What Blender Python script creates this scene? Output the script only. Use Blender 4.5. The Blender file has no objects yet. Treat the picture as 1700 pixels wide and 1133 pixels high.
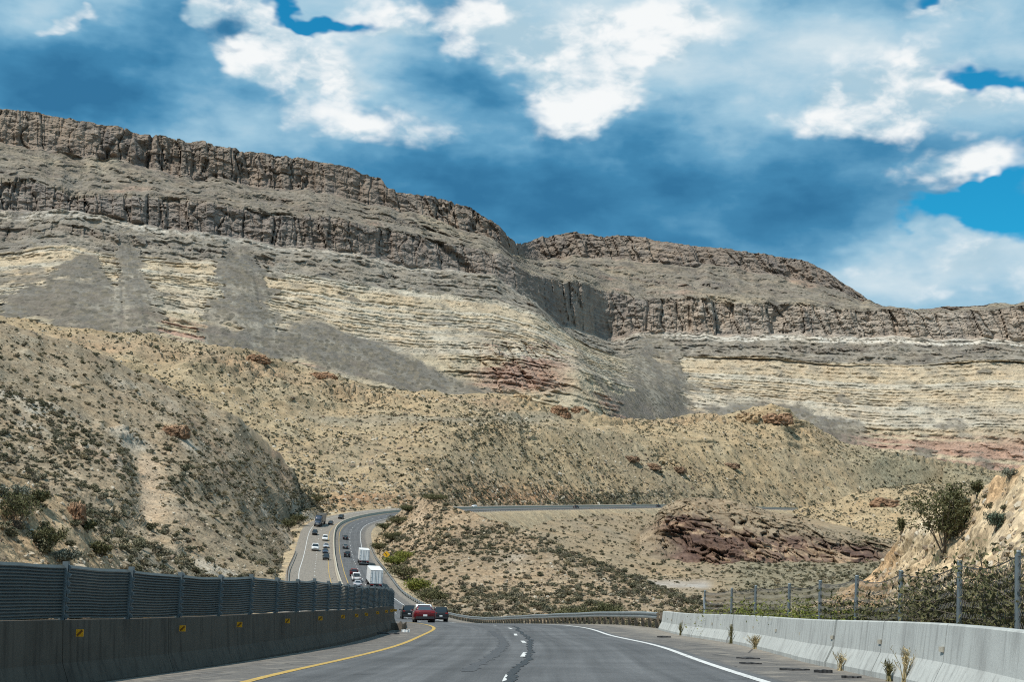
import bpy, bmesh, math, random
import numpy as np
from mathutils import Vector, Matrix

random.seed(7)
rng = np.random.default_rng(11)
sc = bpy.context.scene
COL = sc.collection

# ------------------------------------------------------------------ camera
F = 2361.0                                   # focal length in photograph pixels (50 mm lens)
PITCH = math.radians(6.87)
ROLL = math.radians(2.0)
CAM = np.array([0.0, 0.0, 1.5])
cam_data = bpy.data.cameras.new('camera')
cam_data.sensor_width = 36.0
cam_data.lens = F * 36.0 / 1700.0
cam_data.clip_start = 0.5
cam_data.clip_end = 30000.0
cam = bpy.data.objects.new('camera', cam_data)
COL.objects.link(cam)
RM = Matrix.Rotation(math.radians(90) + PITCH, 3, 'X') @ Matrix.Rotation(ROLL, 3, 'Z')
cam.matrix_world = Matrix.Translation(Vector(CAM)) @ RM.to_4x4()
sc.camera = cam
R3 = np.array(RM)

def P(px, py, d):
    """world point at forward distance d that the photograph shows at (px, py)"""
    px = np.asarray(px, float); py = np.asarray(py, float); d = np.asarray(d, float)
    v = np.stack(np.broadcast_arrays((px - 850.0) / F, (566.5 - py) / F, -1.0 + 0 * px), -1)
    w = v @ R3.T
    return CAM + w * (d / w[..., 1])[..., None]

def proj(p):
    q = (np.asarray(p, float) - CAM) @ R3
    return 850 + F * q[..., 0] / -q[..., 2], 566.5 - F * q[..., 1] / -q[..., 2]

# ------------------------------------------------------------------ sun, exposure
SUN_EL = math.radians(62)
SUN_AZ = math.radians(-124)                  # from +Y towards +X: the sun stands left and a little behind
to_sun = Vector((math.sin(SUN_AZ) * math.cos(SUN_EL), math.cos(SUN_AZ) * math.cos(SUN_EL), math.sin(SUN_EL)))
sd = bpy.data.lights.new('sun', 'SUN')
sd.energy = 5.0
sd.angle = math.radians(0.53)
sd.color = (1.0, 0.945, 0.86)
sun = bpy.data.objects.new('sun', sd)
sun.rotation_euler = to_sun.to_track_quat('Z', 'Y').to_euler()
sun.location = (-50, -50, 100)
COL.objects.link(sun)
sc.view_settings.view_transform = 'Standard'
sc.view_settings.look = 'None'
sc.view_settings.gamma = 1.0
sc.view_settings.exposure = 0.0
sc.view_settings.use_curve_mapping = False
sc.cycles.use_denoising = False
sc.cycles.pixel_filter_type = 'BLACKMAN_HARRIS'
sc.cycles.filter_width = 1.1
sc.cycles.max_bounces = 4
sc.cycles.diffuse_bounces = 2
sc.cycles.glossy_bounces = 2
sc.cycles.transmission_bounces = 2
sc.cycles.transparent_max_bounces = 6
sc.cycles.caustics_reflective = False
sc.cycles.caustics_refractive = False

# ------------------------------------------------------------------ node helper
class NT:
    def __init__(s, tree):
        s.t = tree
    def n(s, typ, **kw):
        nd = s.t.nodes.new(typ)
        for k, v in kw.items():
            setattr(nd, k, v)
        return nd
    def put(s, sock, v):
        if v is None:
            return
        if isinstance(v, bpy.types.NodeSocket):
            s.t.links.new(v, sock)
        else:
            sock.default_value = v
    def m(s, op, a, b=None, c=None, clamp=False):
        nd = s.n('ShaderNodeMath', operation=op, use_clamp=clamp)
        s.put(nd.inputs[0], a); s.put(nd.inputs[1], b); s.put(nd.inputs[2], c)
        return nd.outputs[0]
    def v(s, op, a, b=None):
        nd = s.n('ShaderNodeVectorMath', operation=op)
        s.put(nd.inputs[0], a); s.put(nd.inputs[1], b)
        return nd.outputs['Value'] if op in ('LENGTH', 'DOT_PRODUCT', 'DISTANCE') else nd.outputs[0]
    def mix(s, f, a, b, blend='MIX', clamp=True):
        nd = s.n('ShaderNodeMix', data_type='RGBA', blend_type=blend, clamp_factor=clamp)
        s.put(nd.inputs[0], f); s.put(nd.inputs[6], a); s.put(nd.inputs[7], b)
        return nd.outputs[2]
    def noise(s, vec, scale, detail=4, rough=0.55, lac=2.0, dist=0.0, dim='3D'):
        nd = s.n('ShaderNodeTexNoise', noise_dimensions=dim)
        s.put(nd.inputs['Vector'], vec)
        nd.inputs['Scale'].default_value = scale; nd.inputs['Detail'].default_value = detail
        nd.inputs['Roughness'].default_value = rough; nd.inputs['Lacunarity'].default_value = lac
        nd.inputs['Distortion'].default_value = dist
        return nd.outputs['Fac']
    def vor(s, vec, scale, feature='F1', rnd=1.0):
        nd = s.n('ShaderNodeTexVoronoi', feature=feature)
        s.put(nd.inputs['Vector'], vec)
        nd.inputs['Scale'].default_value = scale
        nd.inputs['Randomness'].default_value = rnd
        return nd
    def mr(s, val, a, b, c=0.0, d=1.0, smooth=True):
        nd = s.n('ShaderNodeMapRange', interpolation_type='SMOOTHSTEP' if smooth else 'LINEAR')
        s.put(nd.inputs[0], val)
        for i, q in zip((1, 2, 3, 4), (a, b, c, d)):
            s.put(nd.inputs[i], q)
        return nd.outputs[0]

def c4(c):
    return (c[0], c[1], c[2], 1.0)

# ------------------------------------------------------------------ world: blue sky with broken cumulus
def build_world():
    w = bpy.data.worlds.new('World')
    sc.world = w
    w.use_nodes = True
    w.node_tree.nodes.clear()
    g = NT(w.node_tree)
    tc = g.n('ShaderNodeTexCoord').outputs['Generated']
    sky = g.n('ShaderNodeTexSky', sky_type='NISHITA')
    sky.sun_disc = False
    sky.sun_elevation = SUN_EL
    sky.sun_rotation = SUN_AZ
    sky.air_density = 1.0; sky.dust_density = 0.3; sky.ozone_density = 2.5
    blue = g.mix(1.0, sky.outputs[0], c4((0.010, 0.098, 0.118)), 'MULTIPLY')
    sx = g.n('ShaderNodeSeparateXYZ'); g.put(sx.inputs[0], tc)
    az = g.m('ARCTAN2', sx.outputs[0], sx.outputs[1])
    el = g.m('ARCSINE', sx.outputs[2])
    ae = g.n('ShaderNodeCombineXYZ'); g.put(ae.inputs[0], az); g.put(ae.inputs[1], el)
    # warp the layout coordinates so that no cloud bank has a regular outline
    flat = g.v('MULTIPLY', tc, (1.0, 1.0, 1.7))
    def nvec(scale, detail, amp, off):
        nd = g.n('ShaderNodeTexNoise'); g.put(nd.inputs['Vector'], g.v('ADD', flat, off))
        nd.inputs['Scale'].default_value = scale; nd.inputs['Detail'].default_value = detail
        nd.inputs['Roughness'].default_value = 0.6
        return g.v('MULTIPLY', g.v('SUBTRACT', nd.outputs['Color'], (0.5, 0.5, 0.5)), (amp, amp * 0.7, 0.0))
    wp = g.v('ADD', g.v('ADD', ae.outputs[0], nvec(9, 4, 0.13, (3, 1, 2))), nvec(30, 3, 0.035, (7, 5, 1)))
    def ang(px, py):
        v = R3 @ np.array([(px - 850) / F, (566.5 - py) / F, -1.0]); v /= np.linalg.norm(v)
        return math.atan2(v[0], v[1]), math.asin(v[2])
    def field(blobs):
        tot = None
        for px, py, rx, ry, amp in blobs:
            a, e = ang(px, py)
            q = g.v('MULTIPLY', g.v('SUBTRACT', wp, (a, e, 0)), (F / rx, F / ry, 0))
            b = g.mr(g.v('LENGTH', q), 0.0, 1.45, amp, 0.0)
            tot = b if tot is None else g.m('ADD', tot, b)
        return tot
    white = field([(1030, 95, 170, 120, .85), (930, 160, 150, 75, .55), (1180, 50, 170, 50, .35), (1560, 160, 250, 75, .42),
                   (1350, 190, 130, 60, .36), (1600, 280, 120, 42, .62), (430, 60, 150, 90, .70), (490, 150, 130, 95, .68),
                   (600, 215, 150, 40, .2), (810, 45, 140, 60, .42), (300, 30, 60, 45, .5), (125, 35, 45, 20, .6),
                   (1500, 450, 170, 55, .42), (1640, 475, 130, 40, .36), (730, 250, 150, 25, .18), (640, 10, 90, 30, .4),
                   (400, 215, 200, 30, .14), (1600, 20, 120, 30, .3),
                   (130, 130, 270, 90, -.6), (690, 125, 170, 75, -.6), (1150, 330, 500, 120, -.6), (390, 55, 45, 25, -.35),
                   (250, 95, 90, 70, -.25), (1210, 130, 110, 80, -.2), (420, 100, 30, 14, -.3), (480, 135, 22, 14, -.25)])
    dark = field([(130, 120, 300, 90, 1.0), (250, 185, 240, 60, .25), (690, 125, 180, 80, .9), (1120, 330, 560, 120, .72),
                  (820, 320, 330, 90, .45), (1330, 400, 170, 70, .2), (390, 55, 60, 30, .8), (420, 103, 38, 16, .7),
                  (480, 135, 25, 16, .45), (270, 20, 60, 45, .3), (560, 290, 200, 50, .2), (1500, 210, 220, 40, .10),
                  (1040, 60, 260, 130, -.5), (480, 120, 190, 100, -.45), (1480, 130, 330, 120, -.25), (1560, 460, 240, 60, -.35), (560, 260, 260, 40, -.2)])
    hole = field([(510, 2, 115, 22, .75), (1650, 115, 85, 32, .7), (1640, 345, 130, 55, .8), (1560, 370, 110, 50, .55),
                  (1690, 420, 100, 50, .6), (1540, 2, 40, 14, .5), (1690, 260, 60, 60, .45),
                  (1100, 300, 620, 260, -.4), (300, 200, 480, 200, -.25), (1600, 280, 110, 35, -.45), (1500, 455, 150, 45, -.35)])
    n_big = g.noise(flat, 5.0, 4, 0.55)
    def billow(vec):
        a = g.noise(vec, 12.0, 7, 0.52)
        v = g.n('ShaderNodeTexVoronoi', feature='F1'); v.normalize = True
        g.put(v.inputs['Vector'], vec); v.inputs['Scale'].default_value = 20.0; v.inputs['Detail'].default_value = 3.0
        v.inputs['Roughness'].default_value = 0.55; v.inputs['Lacunarity'].default_value = 2.3
        return g.m('ADD', g.m('MULTIPLY', a, 0.72), g.m('MULTIPLY', g.m('SUBTRACT', 0.78, v.outputs['Distance']), 0.34))
    wf = g.v('ADD', flat, g.v('MULTIPLY', nvec(24, 3, 0.03, (9, 2, 4)), (1, 1, 1)))
    n_mid = billow(g.v('ADD', wf, (1.3, 4.1, 0.7)))
    n_mid2 = billow(g.v('ADD', wf, (1.3 - 0.010, 4.1, 0.7 + 0.018)))
    n_soft = g.noise(g.v('MULTIPLY', g.v('ADD', tc, (2.0, 9.0, 3.0)), (1.0, 1.0, 4.0)), 8.0, 5, 0.5)
    # clear sky where the cloud sheet breaks
    hs = g.m('ADD', g.m('ADD', hole, g.m('MULTIPLY', g.m('SUBTRACT', n_mid, 0.5), 1.5)), g.m('MULTIPLY', g.m('SUBTRACT', 0.5, n_big), 0.7))
    clear = g.mr(hs, 0.22, 0.60)
    # grey-blue sheet, darker where it is thick
    dk = g.m('ADD', g.m('ADD', dark, g.m('MULTIPLY', g.m('SUBTRACT', n_big, 0.5), 0.9)), g.m('MULTIPLY', g.m('SUBTRACT', n_soft, 0.5), 1.2))
    dk = g.m('ADD', dk, g.m('MULTIPLY', g.m('SUBTRACT', 0.5, g.noise(g.v('ADD', wf, (5.1, 2.2, 8.3)), 9.0, 7, 0.55)), 2.1))
    rp = g.n('ShaderNodeValToRGB'); g.put(rp.inputs[0], g.mr(dk, -0.70, 1.05, 0.0, 1.0, False))
    es = rp.color_ramp.elements; es[0].position = 0.0; es[0].color = c4((0.62, 0.75, 0.82)); es[1].position = 1.0; es[1].color = c4((0.036, 0.175, 0.340))
    for q_, c_ in ((0.30, (0.34, 0.56, 0.71)), (0.55, (0.140, 0.365, 0.560)), (0.78, (0.058, 0.240, 0.430))):
        e_ = es.new(q_); e_.color = c4(c_)
    veil = rp.outputs[0]
    # sunlit heaps
    wv = g.m('ADD', g.m('ADD', white, g.m('MULTIPLY', g.m('SUBTRACT', n_mid, 0.5), 1.9)), g.m('MULTIPLY', g.m('SUBTRACT', n_big, 0.5), 0.5))
    wm = g.mr(wv, 0.14, 0.60)
    relief = g.mr(g.m('SUBTRACT', n_mid, n_mid2), -0.09, 0.07)
    lit = g.mix(relief, c4((0.42, 0.60, 0.71)), c4((0.92, 0.945, 0.95)))
    cloud = g.mix(wm, veil, lit)
    cloud = g.mix(g.mr(wv, 0.70, 1.5), cloud, c4((0.93, 0.95, 0.955)))
    outc = g.mix(clear, cloud, blue)
    bg = g.n('ShaderNodeBackground'); g.put(bg.inputs[0], outc); bg.inputs[1].default_value = 1.0
    out = g.n('ShaderNodeOutputWorld'); g.put(out.inputs[0], bg.outputs[0])
    w.cycles.sampling_method = 'NONE'
build_world()

# ------------------------------------------------------------------ numpy noise
U = np.uint32
def _h(ix, iy, iz, seed):
    h = ix * U(374761393) + iy * U(668265263) + iz * U(1440662683) + U((seed * 974634777) & 0xFFFFFFFF)
    h = (h ^ (h >> U(13))) * U(1274126177)
    h = (h ^ (h >> U(15))) * U(2246822519)
    return ((h ^ (h >> U(16))) & U(0xFFFFFF)).astype(np.float32) * np.float32(1.0 / 0xFFFFFF)

def vn(x, y, z, seed=0):
    ix = np.floor(x); iy = np.floor(y); iz = np.floor(z)
    fx = (x - ix).astype(np.float32); fy = (y - iy).astype(np.float32); fz = (z - iz).astype(np.float32)
    ix = ix.astype(np.int32).view(U); iy = iy.astype(np.int32).view(U); iz = iz.astype(np.int32).view(U)
    fx = fx * fx * (3 - 2 * fx); fy = fy * fy * (3 - 2 * fy); fz = fz * fz * (3 - 2 * fz)
    def c(a, b):
        lo = _h(ix, iy + U(a), iz + U(b), seed); hi = _h(ix + U(1), iy + U(a), iz + U(b), seed)
        return lo + (hi - lo) * fx
    p = c(0, 0); p = p + (c(1, 0) - p) * fy
    q = c(0, 1); q = q + (c(1, 1) - q) * fy
    return (p + (q - p) * fz) * 2 - 1

def fbm(x, y, z, octv=4, seed=0, gain=0.5, ridged=False):
    t = 0; a = 1.0; s = 0
    for i in range(octv):
        n = vn(x, y, z, seed + i * 17)
        if ridged:
            n = 1 - 2 * np.abs(n)
        t = t + a * n; s += a; a *= gain
        x, y, z = 1.62 * x - 1.21 * y + 3.1, 1.21 * x + 1.62 * y - 1.7, z * 2.03 + 5.3
    return t / s

def worley(x, y, seed=0):
    ix = np.floor(x).astype(np.int32); iy = np.floor(y).astype(np.int32)
    f1 = np.full(x.shape, 9.0, np.float32); f2 = f1.copy(); cid = np.zeros(x.shape, np.float32)
    z0 = np.zeros(x.shape, U)
    for a in (-1, 0, 1):
        for b in (-1, 0, 1):
            jx = ix + a; jy = iy + b; ux = jx.view(U); uy = jy.view(U)
            d = np.hypot(jx + _h(ux, uy, z0, seed) - x, jy + _h(ux, uy, z0, seed + 5) - y)
            f2 = np.where(d < f1, f1, np.minimum(f2, d))
            cid = np.where(d < f1, _h(ux, uy, z0, seed + 9), cid)
            f1 = np.minimum(f1, d)
    return f1, f2, cid

def sstep(x, a, b):
    t = np.clip((x - a) / (b - a), 0, 1)
    return t * t * (3 - 2 * t)

# ------------------------------------------------------------------ object helpers
def tag(o, label=None, cat=None, group=None, kind=None):
    if label: o['label'] = label
    if cat: o['category'] = cat
    if group: o['group'] = group
    if kind: o['kind'] = kind
    return o

def link(name, me, mat=None, parent=None):
    o = bpy.data.objects.new(name, me)
    COL.objects.link(o)
    if mat is not None and me is not None and len(me.materials) == 0:
        me.materials.append(mat)
    if parent is not None:
        o.parent = parent
    return o

def empty(name, loc=(0, 0, 0), rz=0.0):
    o = bpy.data.objects.new(name, None)
    o.empty_display_size = 0.3
    o.location = loc
    o.rotation_euler = (0, 0, rz)
    COL.objects.link(o)
    return o

def grid_mesh(name, X, Y, Z, smooth=True):
    nv, nu = X.shape
    me = bpy.data.meshes.new(name)
    co = np.stack([X, Y, Z], -1).reshape(-1, 3).astype(np.float32)
    me.vertices.add(len(co)); me.vertices.foreach_set('co', co.ravel())
    i = np.arange(nv * nu).reshape(nv, nu)
    q = np.stack([i[:-1, :-1], i[:-1, 1:], i[1:, 1:], i[1:, :-1]], -1).reshape(-1, 4).astype(np.int32)
    nf = len(q)
    me.loops.add(nf * 4); me.loops.foreach_set('vertex_index', q.ravel())
    me.polygons.add(nf)
    me.polygons.foreach_set('loop_start', np.arange(0, nf * 4, 4, dtype=np.int32))
    me.polygons.foreach_set('use_smooth', np.full(nf, smooth, dtype=bool))
    me.update(calc_edges=True)
    return me

def color_attr(me, rgba):
    a = me.color_attributes.new('geology', 'FLOAT_COLOR', 'POINT')
    a.data.foreach_set('color', rgba.reshape(-1).astype(np.float32))

class MB:
    """collects simple shapes into one mesh"""
    def __init__(s):
        s.v = []; s.f = []
    def add(s, vs, fs):
        b = len(s.v)
        s.v += [tuple(map(float, p)) for p in vs]
        s.f += [tuple(b + i for i in f) for f in fs]
        return s
    def box(s, x0, x1, y0, y1, z0, z1, rot=None, at=None):
        vs = [(x, y, z) for z in (z0, z1) for y in (y0, y1) for x in (x0, x1)]
        if rot is not None: vs = [tuple(rot @ Vector(p)) for p in vs]
        if at is not None: vs = [tuple(Vector(p) + Vector(at)) for p in vs]
        return s.add(vs, [(0, 2, 3, 1), (4, 5, 7, 6), (0, 1, 5, 4), (2, 6, 7, 3), (0, 4, 6, 2), (1, 3, 7, 5)])
    def tube(s, pts, r, n=6, caps=True):
        pts = [Vector(p) for p in pts]
        rr = r if isinstance(r, (list, tuple)) else [r] * len(pts)
        vs = []; fs = []
        ref = Vector((0.31, 0.22, 0.92))
        for i, p in enumerate(pts):
            t = (pts[min(i + 1, len(pts) - 1)] - pts[max(i - 1, 0)]).normalized()
            a = t.cross(ref)
            if a.length < 1e-3: a = t.cross(Vector((1, 0, 0)))
            a.normalize(); b = t.cross(a)
            for k in range(n):
                an = 2 * math.pi * k / n
                vs.append(p + (a * math.cos(an) + b * math.sin(an)) * rr[i])
        for i in range(len(pts) - 1):
            for k in range(n):
                k2 = (k + 1) % n
                fs.append((i * n + k, i * n + k2, (i + 1) * n + k2, (i + 1) * n + k))
        if caps:
            fs.append(tuple(range(n - 1, -1, -1))); fs.append(tuple((len(pts) - 1) * n + k for k in range(n)))
        return s.add(vs, fs)
    def cyl_x(s, x0, x1, y, z, r, n=20):
        vs = []; fs = []
        for x in (x0, x1):
            for k in range(n):
                a = 2 * math.pi * k / n
                vs.append((x, y + r * math.cos(a), z + r * math.sin(a)))
        for k in range(n):
            k2 = (k + 1) % n
            fs.append((k, k2, n + k2, n + k))
        fs.append(tuple(range(n - 1, -1, -1))); fs.append(tuple(range(n, 2 * n)))
        return s.add(vs, fs)
    def sweep(s, path, prof, frames, close=True, caps=True):
        """path: points; frames: (right, up) per point; prof: list of (r,u)"""
        n = len(prof); vs = []; fs = []
        for p, (r, u) in zip(path, frames):
            for a, b in prof:
                vs.append(Vector(p) + Vector(r) * a + Vector(u) * b)
        for i in range(len(path) - 1):
            for k in range(n if close else n - 1):
                k2 = (k + 1) % n
                fs.append((i * n + k, i * n + k2, (i + 1) * n + k2, (i + 1) * n + k))
        if caps and close:
            fs.append(tuple(range(n - 1, -1, -1))); fs.append(tuple((len(path) - 1) * n + k for k in range(n)))
        return s.add(vs, fs)
    def mesh(s, name, smooth=False):
        me = bpy.data.meshes.new(name)
        me.from_pydata(s.v, [], s.f)
        if smooth:
            me.polygons.foreach_set('use_smooth', [True] * len(me.polygons))
        me.update()
        return me
    def obj(s, name, mat, parent=None, smooth=False, bevel=0.0):
        me = s.mesh(name, smooth)
        o = link(name, me, mat, parent)
        if bevel:
            b = o.modifiers.new('bevel', 'BEVEL'); b.width = bevel; b.segments = 2; b.limit_method = 'ANGLE'
        return o

# ------------------------------------------------------------------ materials
def new_mat(name):
    m = bpy.data.materials.new(name)
    m.use_nodes = True
    g = NT(m.node_tree)
    b = m.node_tree.nodes['Principled BSDF']
    return m, g, b

def mat_plain(name, col, rough=0.6, metal=0.0, var=0.12, scale=3.0, bump=0.0, coat=0.0, spec=0.5):
    m, g, b = new_mat(name)
    tc = g.n('ShaderNodeTexCoord').outputs['Object']
    n = g.noise(tc, scale, 5, 0.6)
    k = g.mr(n, 0.25, 0.75, 1 - var, 1 + var, smooth=False)
    cc = g.mix(1.0, c4(col), k, 'MULTIPLY')
    g.put(b.inputs['Base Color'], cc)
    b.inputs['Roughness'].default_value = rough
    b.inputs['Metallic'].default_value = metal
    b.inputs['Specular IOR Level'].default_value = spec
    b.inputs['Coat Weight'].default_value = coat
    b.inputs['Coat Roughness'].default_value = 0.08
    if bump:
        bp = g.n('ShaderNodeBump'); bp.inputs['Strength'].default_value = bump; bp.inputs['Distance'].default_value = 0.01
        g.put(bp.inputs['Height'], g.noise(tc, scale * 12, 4, 0.6)); g.put(b.inputs['Normal'], bp.outputs[0])
    return m

def mat_terrain(name, s1, s2, bump_d, speck_scale=None, speck_col=(0.07, 0.072, 0.05), contrast=0.5, pebble=None):
    """geology colour from the mesh, broken up by grain; alpha of the attribute = plant cover"""
    m, g, b = new_mat(name)
    tc = g.n('ShaderNodeTexCoord').outputs['Object']
    at = g.n('ShaderNodeAttribute', attribute_name='geology')
    n1 = g.noise(tc, s1, 6, 0.62)
    n2 = g.noise(g.v('ADD', tc, (31, 7, 3)), s2, 5, 0.65)
    k = g.m('MULTIPLY', g.mr(n1, 0.25, 0.75, 1 - contrast, 1 + contrast, False), g.mr(n2, 0.25, 0.75, 1 - contrast * .8, 1 + contrast * .8, False))
    col = g.mix(1.0, at.outputs['Color'], k, 'MULTIPLY')
    warm = g.mr(g.noise(g.v('ADD', tc, (3, 77, 3)), s1 * 0.35, 4, 0.6), 0.35, 0.7)
    col = g.mix(g.m('MULTIPLY', warm, 0.35), col, g.mix(1.0, col, c4((1.12, 0.94, 0.78)), 'MULTIPLY'))
    if speck_scale:
        vo = g.vor(g.v('MULTIPLY', tc, (1, 0.5, 1)), speck_scale)
        thr = g.m('MULTIPLY', at.outputs['Alpha'], g.mr(g.noise(tc, speck_scale * 0.25, 3, 0.5), 0.3, 0.7, 0.25, 0.62))
        sp = g.m('LESS_THAN', vo.outputs['Distance'], thr)
        rc = g.n('ShaderNodeSeparateColor'); g.put(rc.inputs[0], vo.outputs['Color'])
        spc = g.mix(rc.outputs[0], c4(speck_col), c4((speck_col[0] * 2.0, speck_col[1] * 1.9, speck_col[2] * 1.8)))
        col = g.mix(g.m('MULTIPLY', sp, 0.85), col, spc)
    if pebble:
        vp = g.vor(tc, pebble)
        rc = g.n('ShaderNodeSeparateColor'); g.put(rc.inputs[0], vp.outputs['Color'])
        col = g.mix(1.0, col, g.mr(rc.outputs[0], 0, 1, 0.7, 1.35, False), 'MULTIPLY')
    g.put(b.inputs['Base Color'], col)
    b.inputs['Roughness'].default_value = 0.95
    b.inputs['Specular IOR Level'].default_value = 0.1
    bp = g.n('ShaderNodeBump'); bp.inputs['Strength'].default_value = 1.0; bp.inputs['Distance'].default_value = bump_d
    g.put(bp.inputs['Height'], g.m('ADD', n1, g.m('MULTIPLY', n2, 0.6))); g.put(b.inputs['Normal'], bp.outputs[0])
    return m

# ------------------------------------------------------------------ road alignment (the inner yellow line of our carriageway)
YL = [(-2219, 2094, 3), (-683, 1531, 6), (-70, 1306, 10), (240, 1184, 15), (419, 1130, 21), (570, 1096, 30), (650, 1076, 39), (697, 1057.5, 55),
      (721, 1045, 69), (703, 1037, 95), (674, 1034, 125), (641, 1031, 172), (614, 1016, 220), (596, 998, 260),
      (582, 979, 300), (573, 956, 330), (568, 937, 380), (565, 925, 420), (563, 907, 465), (563, 890, 500),
      (566, 879, 530), (574, 871, 555), (590, 864.5, 585), (616, 858, 615), (654, 852.5, 650), (700, 849, 690), (750, 847, 735),
      (800, 845.5, 780), (880, 844, 850), (950, 843, 910), (1020, 842, 965), (1090, 841, 1020), (1180, 842, 1080),
      (1270, 844.5, 1140), (1360, 847, 1195), (1450, 851, 1250), (1560, 858, 1310)]
yp = np.array([P(*q) for q in YL])
first = yp[0] + (yp[0] - yp[1]) / np.linalg.norm(yp[0] - yp[1]) * 30
yp = np.vstack([first, yp])

def catmull(pts, step):
    out = []
    n = len(pts)
    for i in range(n - 1):
        p0 = pts[max(i - 1, 0)]; p1 = pts[i]; p2 = pts[i + 1]; p3 = pts[min(i + 2, n - 1)]
        L = np.linalg.norm(p2 - p1); k = max(2, int(L / step))
        # centripetal-like tangents scaled by chord
        l0 = max(np.linalg.norm(p1 - p0), 1e-6); l2 = max(np.linalg.norm(p3 - p2), 1e-6)
        m1 = ((p1 - p0) / l0 * L + (p2 - p1)) * 0.5 if i > 0 else p2 - p1
        m2 = ((p3 - p2) / l2 * L + (p2 - p1)) * 0.5 if i < n - 2 else p2 - p1
        t = np.arange(k)[:, None] / k
        out.append((2 * t**3 - 3 * t**2 + 1) * p1 + (t**3 - 2 * t**2 + t) * m1 + (-2 * t**3 + 3 * t**2) * p2 + (t**3 - t**2) * m2)
    out.append(pts[-1:])
    return np.vstack(out)
rd = catmull(yp, 1.0)
# even spacing, then smooth the survey wobble (less close to the camera)
def resample(c, step):
    s = np.concatenate([[0], np.cumsum(np.linalg.norm(np.diff(c, axis=0), axis=1))])
    q = np.arange(0, s[-1], step)
    return np.stack([np.interp(q, s, c[:, k]) for k in range(3)], -1)
rd = resample(rd, 1.0)
def smooth_path(c, rad):
    k = np.hanning(2 * rad + 3)[1:-1]; k /= k.sum()
    e = np.vstack([c[:1] + (c[:1] - c[1:2]) * np.arange(rad, 0, -1)[:, None], c, c[-1:] + (c[-1:] - c[-2:-1]) * np.arange(1, rad + 1)[:, None]])
    return np.stack([np.convolve(e[:, i], k, 'valid') for i in range(3)], -1)
sm = smooth_path(rd, 26)
wgt = sstep(rd[:, 1], 60, 130)[:, None]
rd = smooth_path(rd, 5) * (1 - wgt) + sm * wgt
rd = resample(rd, 1.0)
tan = np.gradient(rd, axis=0); tan /= np.linalg.norm(tan, axis=1)[:, None]
rgt = np.stack([tan[:, 1], -tan[:, 0], 0 * tan[:, 0]], -1); rgt /= np.linalg.norm(rgt, axis=1)[:, None]
bank = np.interp(rd[:, 1], [0, 80, 150, 300, 420, 700, 1000, 1300], [0.035, 0.035, 0.0, -0.02, -0.035, -0.085, -0.095, -0.08])
RIGHT = rgt + np.stack([0 * bank, 0 * bank, bank], -1)
NR = len(rd)

def near_i(d):
    return int(min(max(np.searchsorted(rd[:, 1], d, 'right') - 1, 0), NR - 1))

def at_road(d, off, up=0.0):
    """point on the road: forward distance d along the alignment, lateral offset from the yellow line"""
    i = near_i(d)
    return rd[i] + RIGHT[i] * off + np.array([0, 0, up])

def on_road(i, off, up=0.0):
    i = min(max(int(i), 0), NR - 1)
    return rd[i] + RIGHT[i] * off + np.array([0, 0, up])

def road_clear(X, Y, Z, lo=-15.0, hi=12.0, cut=1.1, gap=0.45):
    """keep the hills out of the road corridor: cut slopes on both sides"""
    sh = X.shape; x = X.ravel(); y = Y.ravel(); z = Z.ravel().copy()
    sub = rd[::6]; sr = RIGHT[::6]
    for a in range(0, len(x), 20000):
        xs = x[a:a + 20000]; ys = y[a:a + 20000]
        d2 = (xs[:, None] - sub[None, :, 0])**2 + (ys[:, None] - sub[None, :, 1])**2
        j = np.argmin(d2, 1)
        dist = np.sqrt(d2[np.arange(len(j)), j])
        o = (xs - sub[j, 0]) * sr[j, 0] + (ys - sub[j, 1]) * sr[j, 1]
        o = np.where(np.abs(o) < dist * 0.5, np.sign(o) * dist, o)
        zr = sub[j, 2] + sr[j, 2] * np.clip(o, lo, hi)
        out = np.maximum(np.maximum(lo - o, o - hi), 0)
        lim = zr - gap + out * cut + fbm(xs / 9, ys / 9, 0 * xs, 3, 991) * np.minimum(out, 8) * 0.35
        z[a:a + 20000] = np.where(out < 60, np.minimum(z[a:a + 20000], lim), z[a:a + 20000])
    return z.reshape(sh)

# ------------------------------------------------------------------ terrain sheets
def loft(lines, x0, x1, nu, rows, soft=3):
    px = np.linspace(x0, x1, nu)
    k = np.hanning(2 * soft + 3)[1:-1]; k /= k.sum()
    py = []; dd = []
    for ln in lines:
        a = np.array(ln, float)
        yy = np.interp(px, a[:, 0], a[:, 1]); de = np.interp(px, a[:, 0], a[:, 2])
        yy = np.convolve(np.pad(yy, soft, 'edge'), k, 'valid')
        ks = soft * 4; kk = np.hanning(2 * ks + 3)[1:-1]; kk /= kk.sum()
        de = np.convolve(np.pad(de, ks, 'edge'), kk, 'valid')
        py.append(yy); dd.append(de)
    py = np.array(py); dd = np.array(dd)
    s = np.concatenate([np.linspace(i, i + 1, r, endpoint=False) for i, r in enumerate(rows)] + [[len(rows)]])
    return px, s, py, dd

def lut(arr, s):
    """arr (nlines, nu), s (nv, nu) -> interpolated"""
    i = np.clip(np.floor(s).astype(int), 0, arr.shape[0] - 2); t = s - i
    c = np.broadcast_to(np.arange(arr.shape[1]), s.shape)
    return arr[i, c] * (1 - t) + arr[i + 1, c] * t

def normals(X, Y, Z):
    p = np.stack([X, Y, Z], -1)
    du = np.gradient(p, axis=1); dv = np.gradient(p, axis=0)
    n = np.cross(du, dv); n /= np.maximum(np.linalg.norm(n, axis=-1), 1e-9)[..., None]
    n *= np.sign(np.sum(n * np.array([0, -0.6, 0.8]), -1) + 1e-9)[..., None]
    return n

def tone(base, alt, f):
    f = np.clip(f, 0, 1)[..., None]
    return base * (1 - f) + np.array(alt) * f

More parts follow.
